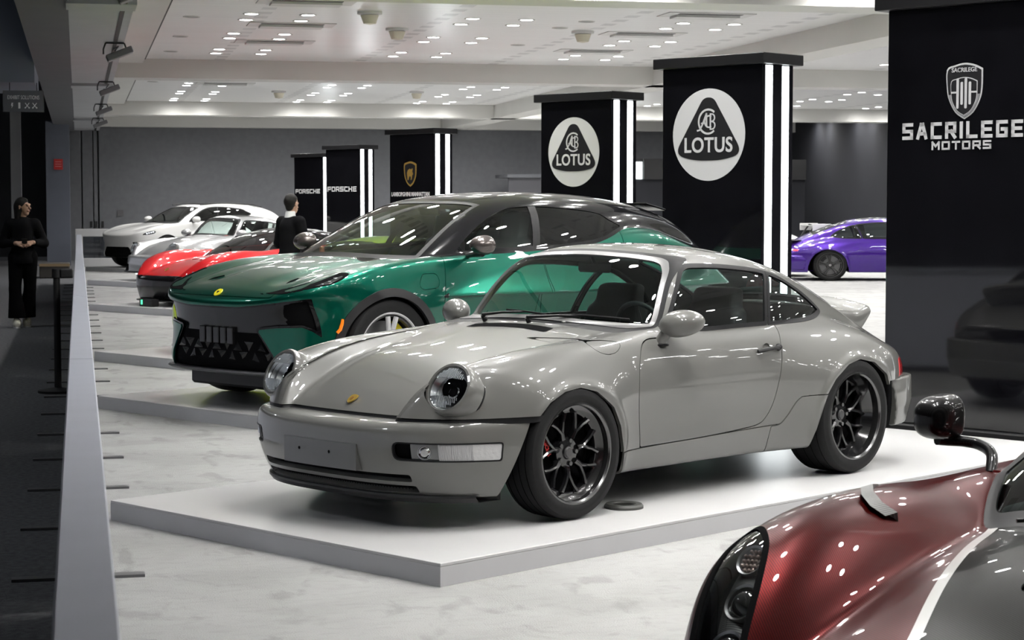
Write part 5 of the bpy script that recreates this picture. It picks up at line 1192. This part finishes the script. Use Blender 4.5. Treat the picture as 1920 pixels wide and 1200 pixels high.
# ================================================================ the cars farther down the hall
def coupe_like(car, paint, res, rims, wing=False, tail=None):
    """rear-engined coupe silhouette in one shell"""
    F = lambda x, y, z: smin(smin(P_F(x, y, z), np.maximum(B_F(x, y, z), -1), .03), RB_F(x, y, z), .03)
    m = iso(F, (-1.0, 0, .12), (3.3, 1.0, 1.36), res)
    wf = lambda q: np.where(q.V[:, 0] < 1.25, sdpoly(q.V[:, 1], q.V[:, 2], WSH), 1.0)
    m = cut_window(m, wf, car, glass('glass_screen', (.62, .70, .68), ior=1.75), .02, name='windscreen')
    for s in (-1, 1):
        m = cut_window(m, lambda q: sidef(q, DWIN, s), car, m_gl_side, .022, name='door_window'); m = cut_window(m, lambda q: sidef(q, QWIN, s), car, m_gl_side, .02, name='quarter_window')
        for A in (AF, AR): m = cut(m, sidef(m, A, s))[1]
    m = cut_window(m, lambda q: np.where(q.V[:, 2] > .9, sdpoly(q.V[:, 0], q.V[:, 1], RWIN), 1.), car, m_gl_side, .02, name='rear_window')
    for s in (-1, 1):
        I = roundpoly([(s*.30, .20), (s*.78, .20), (s*.80, .36), (s*.42, .33)], .03); f = lambda q: np.where(q.V[:, 0] < -.3, sdpoly(q.V[:, 1], q.V[:, 2], I), 1.)
        i_, m = cut(m, f(m)); part('side_intake', i_.shift(-.02), m_under, car)
    f = lambda q: np.where(q.V[:, 0] < -.5, np.maximum(q.V[:, 2]-.20, np.abs(q.V[:, 1])-.82), 1.); c_, m = cut(m, f(m)); part('lower_lip', c_.shift(.004), m_blackp, car)
    rs = lambda q: np.where(q.V[:, 1]*q.V[:, 1] < 9, sdpoly(q.V[:, 0], q.V[:, 1], roundpoly([(1.12, -.40), (1.75, -.40), (1.75, .40), (1.12, .40)], .08))+np.where(q.V[:, 2] > 1.1, 0, 9), 1.)
    r_, m = cut(m, rs(m)); part('roof_glass', r_, mat('roof_glass', (.02, .02, .021), .06, spec=.6), car)
    part('body_shell', m, paint, car, lip=.015)
    def tub(x, y, z):
        f = P_low(x, y, z)+.035; f = np.maximum(f, (z-np.where(x < .5, 2., np.where(x < .98, .84, np.where(x < 2.1, .56, .84))))*.8); f = np.maximum(f, -.58-x)
        for xa in (0., 2.272): f = np.maximum(f, np.minimum(.40-np.sqrt((x-xa)**2+(z-.30)**2), y-.50)*.9)
        return f
    part('cabin_tub', iso(tub, (-.9, 0, .12), (3.1, 1.0, .95), .05, 1), m_under, car)
    for s in (-1, 1):
        h = headlamp(car, s); h.scale = (.92, .92, .8)
        mirror_pod(car, .78, s*.90, .93, s, paint)
        for xa in (0, 2.272): wheel(car, xa, s*.752, s, .32, .25, .245, .02, .012, rims, rims, rims, ny=5, twin=True, cal=40)
    for y in (-.36, .36):
        o = part('seat', iso(lambda x, yy_, z: smin(smax(smax(np.abs(x-.14-.25*(z-.1))-.065, yy_-.24+.08*step(.4, .7, z), .06), np.abs(z-.36)-.38, .06), smax(smax(np.abs(x+.15)-.28, yy_-.24, .06), np.abs(z-.06)-.09, .06), .04), (-.5, 0, -.1), (.5, .32, .82), .035, 1), m_inside, car); o.location = (1.40, y, .42)
    part('dashboard', iso(lambda x, y, z: smax(smax(np.abs(x-.80)-.17, y-.62, .05), np.abs(z-.82)-.07, .05), (.5, 0, .6), (1.1, .7, .95), .035, 1), mat('dash_red', (.22, .03, .025), .6), car)
    part('tail_light_bar', iso(lambda x, y, z: np.maximum(np.maximum(P_low(x, y, z)-.008, np.abs(z-.62)-.02), 2.85-x), (2.7, 0, .55), (3.2, 1, .7), .02, 1), tail or mat('tail_red', (.45, .02, .025), .12, coat=1), car)
    if wing:
        MB().box((3.0, -.82, 1.12), (3.36, .82, 1.15), .012).build('wing_blade', paint, car)
        for s in (-1, 1): MB().box((2.98, s*.82-.012, 1.02), (3.38, s*.82+.012, 1.18), .006).build('wing_end_plate', paint, car); MB().tube([(2.9, s*.4, .80), (3.0, s*.4, .98), (3.12, s*.4, 1.16), (3.2, s*.4, 1.13)], .02, 8).build('wing_strut', m_blackp, car)
def cross_like(car, paint, roofp, res, rims, face, wheel_scale=None, dlo_glass=None, arch=.425):
    """five-door body in one shell; face(car, mesh) cuts the front"""
    m = iso(E_F, (-1.05, 0, .18), (4.25, 1.12, 1.68), res)
    wf = lambda q: np.where((q.V[:, 0] < 1.45) & (np.abs(q.V[:, 1]) < .80), np.maximum(np.abs(q.V[:, 1])-(.745-.42*(q.V[:, 2]-1.1)), np.maximum(1.108-.03*np.abs(q.V[:, 1])-q.V[:, 2], (q.V[:, 0]-1.24-.12*q.V[:, 1]**2)*.5)), 1.)
    m = cut_window(m, wf, car, glass('glass_screen', (.62, .70, .68), ior=1.75), .03, name='windscreen')
    for s in (-1, 1):
        ins, m = cut(m, side_cut(m, E_DLO, s)); g, ring = cut(ins, side_cut(ins, E_DLO, s)+.022); part('window_surround', ring, m_rub, car, lip=.01)
        line = lambda q: (q.V[:, 0]-(1.635+.45*(q.V[:, 2]-1.15))); a_, b_ = cut(g, line(g))
        part('front_window', a_.shift(-.004), dlo_glass or glass('glass_front_dark', (.16, .18, .18)), car); part('rear_window', b_.shift(-.004), glass('glass_privacy', (.045, .048, .05)), car)
        MB().tube([(1.63, s*.885, 1.15), (1.70, s*.80, 1.33), (1.79, s*.675, 1.49)], .02, 6).build('door_pillar', m_rub, car)
        for xa in (0, 3.02):
            f = lambda q: np.where(q.V[:, 1]*s > .3, np.maximum(np.hypot(q.V[:, 0]-xa, (q.V[:, 2]-.40)*(1 if not wheel_scale else wheel_scale))-arch, q.V[:, 2]-1.0), 1.); m = cut(m, f(m))[1]
        sk = lambda q: np.where((q.V[:, 1]*s > .3) & (q.V[:, 0] > .3) & (q.V[:, 0] < 2.75), q.V[:, 2]-.34, 1.); a_, m = cut(m, sk(m)); part('side_skirt', a_.shift(.004), mat('cladding_black', (0, 0, 0)), car)
    m = face(car, m)
    rg = lambda q: np.where(q.V[:, 2] > 1.35, sdpoly(q.V[:, 0], q.V[:, 1], roundpoly([(1.45, -.5), (2.9, -.5), (2.9, .5), (1.45, .5)], .1)), 1.); r_, m = cut(m, rg(m)); part('roof_panel', r_, roofp, car)
    part('body_shell', m, paint, car, lip=.015)
    def tub(x, y, z):
        f = E_low(x, y, z)+.04; f = np.maximum(f, (z-np.where(x < .25, 2, np.where(x < .9, 1.05, np.where(x < 3.2, .72, 1.1))))*.8); f = np.maximum(f, np.where(z < .75, -.78-x, -1.))
        for xa in (0., 3.02): f = np.maximum(f, np.minimum(.47-np.sqrt((x-xa)**2+(z-.40)**2), y-.60)*.9)
        return f
    part('cabin_tub', iso(tub, (-.9, 0, .2), (4.1, 1.1, 1.2), .06, 1), m_under, car)
    for s in (-1, 1):
        mirror_pod(car, .84, s*1.06, 1.19, s, paint, (.13, .12, .08))
        for xa in (0, 3.02): wheel(car, xa, s*.865, s, .405, .265, .29, .02, .016, rims, rims, rims, ny=5, twin=True, cal=35)
    for s in (-1, 1): MB().tube([(1.3, s*.60, 1.555), (1.6, s*.61, 1.60), (2.3, s*.62, 1.61), (3.0, s*.60, 1.56), (3.3, s*.58, 1.50)], .016, 6).build('roof_rail', m_blackp, car)
def silver_coupe():
    car = empty('silver_coupe', (1.98, 38.95, .102), R33, 'silver coupe with a red cabin between the red sports car and the white crossover', 'car'); car.scale = (1.05, 1.04, 1.0)
    coupe_like(car, mat('paint_silver', (.42, .425, .43), .3, metal=.6, coat=1, coat_rough=.015, spec=.1), .022, mat('alloy_dark', (.03, .03, .03), .3))
silver_coupe()
def white_crossover():
    car = empty('white_crossover', (1.56, 47.3, .102), R33, 'white crossover with black roof rails near the grey back wall', 'car'); car.scale = (.95, .955, .965)
    wp = mat('paint_white', (.62, .62, .61), .3, coat=1, coat_rough=.015, spec=.1)
    def face(c, m):
        for nm, P in (('lower_intake', roundpoly([(-.66, .26), (.66, .26), (.62, .38), (.50, .52), (-.50, .52), (-.62, .38)], .03)),):
            f = lambda q: np.where(q.V[:, 0] < -.5, sdpoly(q.V[:, 1], q.V[:, 2], P), 1.); i_, m = cut(m, f(m)); part(nm, i_.shift(-.02), m_under, c)
        for s in (-1, 1):
            P = roundpoly([(s*.60, .64), (s*.86, .64), (s*.84, .54), (s*.74, .44)], .02); f = lambda q: np.where(q.V[:, 0] < -.3, sdpoly(q.V[:, 1], q.V[:, 2], P), 1.); i_, m = cut(m, f(m)); part('corner_intake', i_.shift(-.02), m_under, c)
            H = chain([(-.66, .815), (-.56, .875), (-.42, .91), (-.33, .905), (-.36, .855), (-.50, .825)], True, 5)
            f = lambda q: np.where((q.V[:, 1]*s > .5) & (q.V[:, 0] < -.2), sdpoly(q.V[:, 0], q.V[:, 2], H), 1.); i_, m = cut(m, f(m)); part('headlamp', i_, mat('headlamp_glass', (.012, .012, .013), .05, coat=1), c)
            for k in range(4):
                x, z = -.55+.055*k, .852+.012*k; yy_ = float(E_w(x)+E_d(z)); MB().sphere((x, s*(yy_-.012), z), (.022, .02, .013), 8, 6).build('lamp_bead', mat('bead_white', (.9, .93, 1), .2, emit=(.85, .92, 1), estr=1.5), c)
        f = lambda q: np.where(q.V[:, 0] < -.4, q.V[:, 2]-.27, 1.); i_, m = cut(m, f(m)); part('chin', i_, m_blackp, c)
        return m
    cross_like(car, wp, mat('roof_glass', (.02, .02, .021), .06, spec=.6), .028, mat('alloy_dark', (.03, .03, .03), .3), face)
white_crossover()
def purple_car():
    # stands side-on, its tail towards the columns
    a = math.radians(-17)+math.pi; sx, sy, sz = 1.13, 1.07, 1.04; R = Matrix.Rotation(a, 4, 'Z'); t = R @ Vector((2.272*sx, 0, 0))
    car = empty('purple_sports_car', (15.72-t.x, 38.75-t.y, .002), a, 'purple sports car seen from the side, half hidden by a black column', 'car'); car.scale = (sx, sy, sz)
    coupe_like(car, mat('paint_purple', (.055, .017, .23), .3, metal=.55, coat=1, coat_rough=.015, spec=.1), .022, mat('alloy_dark', (.03, .03, .03), .3), tail=mat('tail_glow', (.5, .02, .02), .2, emit=(1, .03, .03), estr=3))
    MB().box((2.78, -.52, .80), (3.08, .52, .825), .008).build('rear_spoiler', m_blackp, car)
purple_car()
def white_winged():
    a = math.radians(-12); car = empty('white_coupe', (13.05, 41.6, .002), a, 'white winged coupe just behind the purple saloon', 'car'); car.scale = (1.05, 1.05, 1.0)
    coupe_like(car, mat('paint_white', (.62, .62, .61), .3), .032, mat('alloy_dark', (.03, .03, .03), .3), wing=True)
white_winged()
def red_sports():
    car = empty('red_sports_car', (1.95, 29.45, .102), R33, 'red low sports car with a black roof and chin behind the green crossover', 'car'); car.scale = (1.0, .97, .985)
    red = mat('paint_red', (.52, .014, .018), .28, metal=.15, coat=1, coat_rough=.012, spec=.1)
    hyper_like(car, red, red, .024, detail=False, glassm=glass('glass_dark_screen', (.35, .40, .40), ior=1.75), roof=mat('paint_black', (.008, .008, .009), .2))
    for s in (-1, 1): MB().box((-.88, s*.62-.10, .46), (-.80, s*.62+.10, .475), .004).build('daylight_strip', mat('drl_white', (.9, .9, .9), .3, emit=(.8, .95, 1), estr=3), car)
    MB().prism(shield(0, 0, .03, .04), lambda u, v: (-.80+v*.85, u, .545+v*.5), (-.003, 0, .005)).build('bonnet_crest', mat('crest_gold', (.70, .47, .10), .25, metal=.7), car)
    nose = lambda x, y, z: np.maximum(np.maximum(M_low(x, y, z)-.01, z-.46), np.maximum(x+.35, y-.9)); part('black_chin', iso(nose, (-1.2, 0, .06), (-.3, 1.1, .5), .025, 1), mat('fascia_black', (.011, .011, .012), .3), car)
    b = empty('floor_lamp_box', (.98, 28.75, .10), R33, 'small black box light with a green glow on the red car platform', 'lamp')
    MB().box((0, -.10, 0), (.14, .22, .11), .01).build('case', m_blackp, b); MB().box((-.004, .13, .03), (0, .17, .10)).build('green_lamp', mat('green_glow', (.05, .6, .25), .4, emit=(.1, 1, .45), estr=1.2), b)
red_sports()
def yellow_sports():
    car = empty('yellow_green_sports_car', (2.03, 19.75, .102), R33, 'yellow-green sports car mostly hidden behind the green crossover', 'car')
    y = mat('paint_acid', (.48, .62, .02), .28, coat=1, coat_rough=.015, spec=.1); hyper_like(car, y, y, .03, detail=False)
yellow_sports()
# ================================================================ two people
def caps(L, k=.03):
    """smooth union of tapered capsules (a, b, ra, rb)"""
    L = [(np.array(a, float), np.array(b, float), ra, rb) for a, b, ra, rb in L]
    def F(x, y, z):
        f = None
        for a, b, ra, rb in L:
            d = b-a; t = np.clip(((x-a[0])*d[0]+(y-a[1])*d[1]+(z-a[2])*d[2])/max(d @ d, 1e-9), 0, 1)
            q = np.sqrt((x-a[0]-t*d[0])**2+(y-a[1]-t*d[1])**2+(z-a[2]-t*d[2])**2)-(ra+(rb-ra)*t)
            f = q if f is None else smin(f, q, k)
        return f
    return F
def hand(w_, d, up, s):
    """palm and five curled fingers from wrist w_ towards d; s = thumb side"""
    w_, d, up = np.array(w_, float), nrm(np.array(d, float)), nrm(np.array(up, float)); sd = np.cross(d, up)*s; L = []
    L.append((w_, w_+d*.075, .024, .030)); L.append((w_+sd*.018+d*.03, w_+sd*.022+d*.085, .018, .015)); L.append((w_-sd*.018+d*.03, w_-sd*.022+d*.080, .018, .015))
    for i, (o, l) in enumerate(((.026, .070), (.009, .078), (-.009, .072), (-.026, .056))):
        b = w_+d*.085+sd*o; m = b+d*l*.5-up*.012; e = m+d*l*.30-up*l*.38; L += [(b, m, .0098, .0090), (m, e, .0090, .0078)]
    b = w_+d*.025+sd*.030; m = b+d*.035+sd*.020-up*.008; L += [(b, m, .0125, .0105), (m, m+d*.032-up*.012+sd*.002, .0105, .0088)]
    return L
def smooth_part(name, F, lo, hi, h, m, parent): return part(name, iso(F, lo, hi, h, 3, False), m, parent)
m_skin = mat('skin', (.50, .30, .21), .5, noise=.12, nscale=30); m_hair = mat('hair_black', (.006, .0048, .004), .5, spec=.25, bump=.5, bscale=90, stretch=(6, 6, .6)); m_suit = mat('suit_black', (.0065, .0065, .0075), .9, bump=.15, bscale=350, spec=.08)
m_trouser = mat('trouser_black', (.004, .004, .0045), .9, bump=.15, bscale=300, spec=.05); m_shirt = mat('shirt_white', (.70, .70, .70), .7); m_shoe = mat('sneaker_white', (.60, .58, .50), .6); m_eye = mat('eye_dark', (.02, .015, .012), .2)
def head_caps(c, f, r=1.0):
    """skull, jaw, nose, ears; c centre, f facing direction"""
    c = np.array(c, float); f = nrm(np.array(f, float)); u = np.array([0, 0, 1.]); s = np.cross(f, u)
    return [(c+u*.035-f*.012, c+u*.02-f*.02, .078*r, .080*r), (c+f*.022+u*.0, c+f*.040-u*.075, .062*r, .040*r), (c+f*.083+u*.012, c+f*.102-u*.018, .010, .014),
            (c+f*.080-u*.052+s*.014, c+f*.080-u*.052-s*.014, .011, .011), (c+s*.076-f*.008+u*.012, c+s*.078-f*.012-u*.022, .014, .009), (c-s*.076-f*.008+u*.012, c-s*.078-f*.012-u*.022, .014, .009), (c+f*.078+u*.033+s*.03, c+f*.078+u*.033-s*.03, .014, .014)]
def face(o, c, f):
    c = np.array(c, float); f = nrm(np.array(f, float)); u = np.array([0, 0, 1.]); s = np.cross(f, u)
    for k in (-1, 1):
        MB().sphere(c+f*.078+u*.014+s*.030*k, (.011, .011, .007), 10, 6).build('eye', m_eye, o); MB().tube([c+f*.086+u*.034+s*.014*k, c+f*.084+u*.038+s*.030*k, c+f*.070+u*.033+s*.048*k], .0035, 5).build('eyebrow', m_hair, o)
    MB().tube([c+f*.088-u*.052+s*.02, c+f*.0945-u*.050, c+f*.088-u*.052-s*.02], [.004, .006, .004], 6).build('lips', mat('lips', (.35, .12, .10), .5), o)
def woman():
    o = empty('person', (-.72, 25.94, 0), 0, 'person in a black jacket and flared trousers walking along the aisle, white sneakers', 'person')
    hc = np.array([.015, -.01, 1.575]); f = nrm(np.array([.86, -.5, .02]))
    sh = ((-.165, .0, 1.355), (.165, .0, 1.355)); el = ((-.255, .03, 1.10), (.27, .04, 1.10)); wr = ((-.075, -.185, 1.105), (.135, -.185, 1.115))
    kn = ((-.105, -.06, .50), (.085, .0, .51)); an = ((-.085, -.10, .085), (.04, .06, .085)); hp = ((-.085, 0, .90), (.085, 0, .90))
    L = [((0, 0, .93), (0, 0, 1.12), .125, .105), ((0, 0, 1.12), (0, 0, 1.30), .105, .125), ((-.10, 0, 1.34), (.10, 0, 1.34), .065, .065), ((0, .005, 1.38), (.01, -.005, 1.50), .050, .046)]
    for i in (0, 1):
        L += [(sh[i], el[i], .052, .040), (el[i], wr[i], .038, .026), (hp[i], kn[i], .085, .055), (kn[i], an[i], .052, .036), (an[i], (an[i][0], an[i][1]-.13, .045), .038, .030)]
        d = np.array([.03, -.19, 1.10])-np.array(wr[i]); L += hand(wr[i], d+np.array([0, -.03, .0]), (0, -.4, .9), -1 if i else 1)
    body = caps(L+head_caps(hc, f, .97), .022)
    smooth_part('body', body, (-.36, -.36, 0), (.36, .22, 1.72), .0105, m_skin, o); face(o, hc, f)
    J = [((0, 0, .90), (0, 0, 1.12), .165, .135), ((0, 0, 1.12), (0, 0, 1.30), .135, .145), ((-.12, 0, 1.345), (.12, 0, 1.345), .078, .078), ((0, .015, 1.36), (0, .01, 1.42), .075, .058)]
    for i in (0, 1): J += [(sh[i], el[i], .072, .060), (el[i], tuple(np.array(el[i])*.22+np.array(wr[i])*.78), .060, .046)]
    jk = caps(J, .05); jf = lambda x, y, z: smax(jk(x, y, z), .835-z, .012); smooth_part('jacket', jf, (-.40, -.30, .80), (.40, .22, 1.5), .0125, m_suit, o)
    T = []
    for i in (0, 1): T += [(hp[i], kn[i], .105, .078), (kn[i], (an[i][0], an[i][1]+.015, .14), .076, .112)]
    tr = caps(T, .03); smooth_part('trousers', lambda x, y, z: smax(smin(tr(x, y, z), caps([((-.05, 0, .93), (.05, 0, .93), .125, .125)])(x, y, z), .05), .125-z, .008), (-.32, -.32, .10), (.32, .26, 1.08), .0125, m_trouser, o)
    for i in (0, 1):
        a = an[i]; b = part('shoe', iso(lambda x, y, z: smax(caps([((a[0], a[1]+.045, .055), (a[0], a[1]-.15, .042), .056, .044), ((a[0], a[1]+.02, .06), (a[0], a[1]-.05, .085), .05, .042)], .03)(x, y, z), .006-z, .01), (a[0]-.1, a[1]-.25, 0), (a[0]+.1, a[1]+.15, .15), .010, 3, False), m_shoe, o)
        MB().prism([tuple(p) for p in ell(a[0], a[1]-.052, .052, .155, 24)], lambda u, v: (u, v, 0), (0, 0, .018)).build('sole', m_shirt, b)
    u = np.array([0, 0, 1.]); s = np.cross(f, u); H = [(hc+u*.045-f*.025, hc+u*.02-f*.04, .088, .088), (hc-f*.055-u*.02, np.array([-.03, .07, 1.20]), .075, .060), (hc+s*.060-f*.035-u*.0, hc+s*.070-f*.05-u*.20, .030, .030), (hc-s*.060-f*.035, hc-s*.070-f*.05-u*.20, .030, .030), (hc+u*.085+f*.03, hc+u*.05-f*.03, .030, .06)]
    hr = caps(H, .03); smooth_part('hair', lambda x, y, z: smax(hr(x, y, z), ((x-hc[0])*f[0]+(y-hc[1])*f[1])-.052+np.where(z > hc[2]+.062, -.03, 0), .01), (-.25, -.2, 1.05), (.25, .25, 1.74), .011, m_hair, o)
    MB().box((-.035, -.009, -.07), (.035, 0, .07), .003).xf(Matrix.Translation((.03, -.245, 1.115)) @ Matrix.Rotation(.7, 4, 'X')).build('phone', m_black, o)
woman()
def man():
    o = empty('person', (2.70, 25.0, 0), 0, 'person in a black suit and white collar seen from behind beside the green crossover', 'person')
    f = nrm(np.array([.75, .62, -.25])); fh = nrm(np.array([.75, .62, 0.])); s = np.array([.64, -.77, 0.]); u = np.array([0, 0, 1.]); hc = np.array([.02, .02, 1.615])
    P = lambda r, fw, z: tuple(s*r+fh*fw+u*z)
    sh = (P(-.165, 0, 1.385), P(.165, 0, 1.385)); el = (P(-.225, .0, 1.10), P(.225, .03, 1.10)); wr = (P(-.16, .22, 1.05), P(.15, .24, 1.06)); hp = (P(-.09, 0, .92), P(.09, 0, .92)); kn = (P(-.10, .02, .51), P(.11, 0, .51)); an = (P(-.11, -.01, .09), P(.12, .0, .09))
    L = [(P(0, 0, .95), P(0, 0, 1.15), .135, .125), (P(0, 0, 1.15), P(0, 0, 1.30), .115, .120), (P(-.10, 0, 1.36), P(.10, 0, 1.36), .060, .060), (P(0, -.01, 1.40), tuple(hc-u*.06), .058, .054)]
    for i in (0, 1):
        L += [(sh[i], el[i], .052, .042), (el[i], wr[i], .040, .030), (hp[i], kn[i], .095, .060), (kn[i], an[i], .058, .042), (an[i], tuple(np.array(an[i])+fh*.14-u*.045), .042, .034)]
        L += hand(wr[i], fh*.9-u*.2+s*(.2 if i == 0 else -.2), (0, 0, 1), 1 if i == 0 else -1)
    smooth_part('body', caps(L+head_caps(hc, f), .022), (-.45, -.45, 0), (.55, .55, 1.78), .013, m_skin, o); face(o, hc, f)
    J = [(P(0, 0, .86), P(0, 0, 1.14), .165, .142), (P(0, 0, 1.14), P(0, 0, 1.30), .142, .150), (P(-.115, 0, 1.375), P(.115, 0, 1.375), .078, .078), (P(0, -.015, 1.39), P(0, -.015, 1.45), .08, .062)]
    for i in (0, 1): J += [(sh[i], el[i], .074, .062), (el[i], tuple(np.array(el[i])*.15+np.array(wr[i])*.85), .060, .048)]
    jk = caps(J, .05); smooth_part('jacket', lambda x, y, z: smax(jk(x, y, z), .80-z, .012), (-.50, -.45, .76), (.55, .50, 1.56), .0135, m_suit, o)
    smooth_part('shirt_collar', lambda x, y, z: np.maximum(caps([(P(0, -.012, 1.44), P(0, -.006, 1.505), .074, .064)])(x, y, z), z-1.522), (-.15, -.15, 1.36), (.2, .2, 1.56), .009, m_shirt, o)
    T = []
    for i in (0, 1): T += [(hp[i], kn[i], .115, .085), (kn[i], (an[i][0], an[i][1], .10), .083, .080)]
    tr = caps(T, .03); smooth_part('trousers', lambda x, y, z: smax(tr(x, y, z), .05-z, .008), (-.35, -.35, .03), (.40, .40, 1.1), .0135, m_trouser, o)
    for i in (0, 1):
        a = np.array(an[i]); part('shoe', iso(lambda x, y, z: smax(caps([(a-fh*.06-u*.035, a+fh*.18-u*.045, .052, .042)])(x, y, z), .004-z, .01), (a[0]-.3, a[1]-.3, 0), (a[0]+.3, a[1]+.3, .16), .012, 3, False), m_rub, o)
    sk = nrm(np.cross(f, u)); H = caps([(hc+u*.050-f*.025, hc+u*.025-f*.035, .084, .086), (hc-f*.045-u*.0, hc-f*.05-u*.055, .066, .052), (hc+u*.08+f*.045, hc+u*.06, .040, .05)], .025)
    smooth_part('hair', lambda x, y, z: smax(H(x, y, z), (x-hc[0])*f[0]+(y-hc[1])*f[1]+(z-hc[2])*f[2]*0-np.where(z > hc[2]+.055, .085, .012), .01), (-.2, -.2, 1.48), (.25, .25, 1.76), .010, m_hair, o)
man()
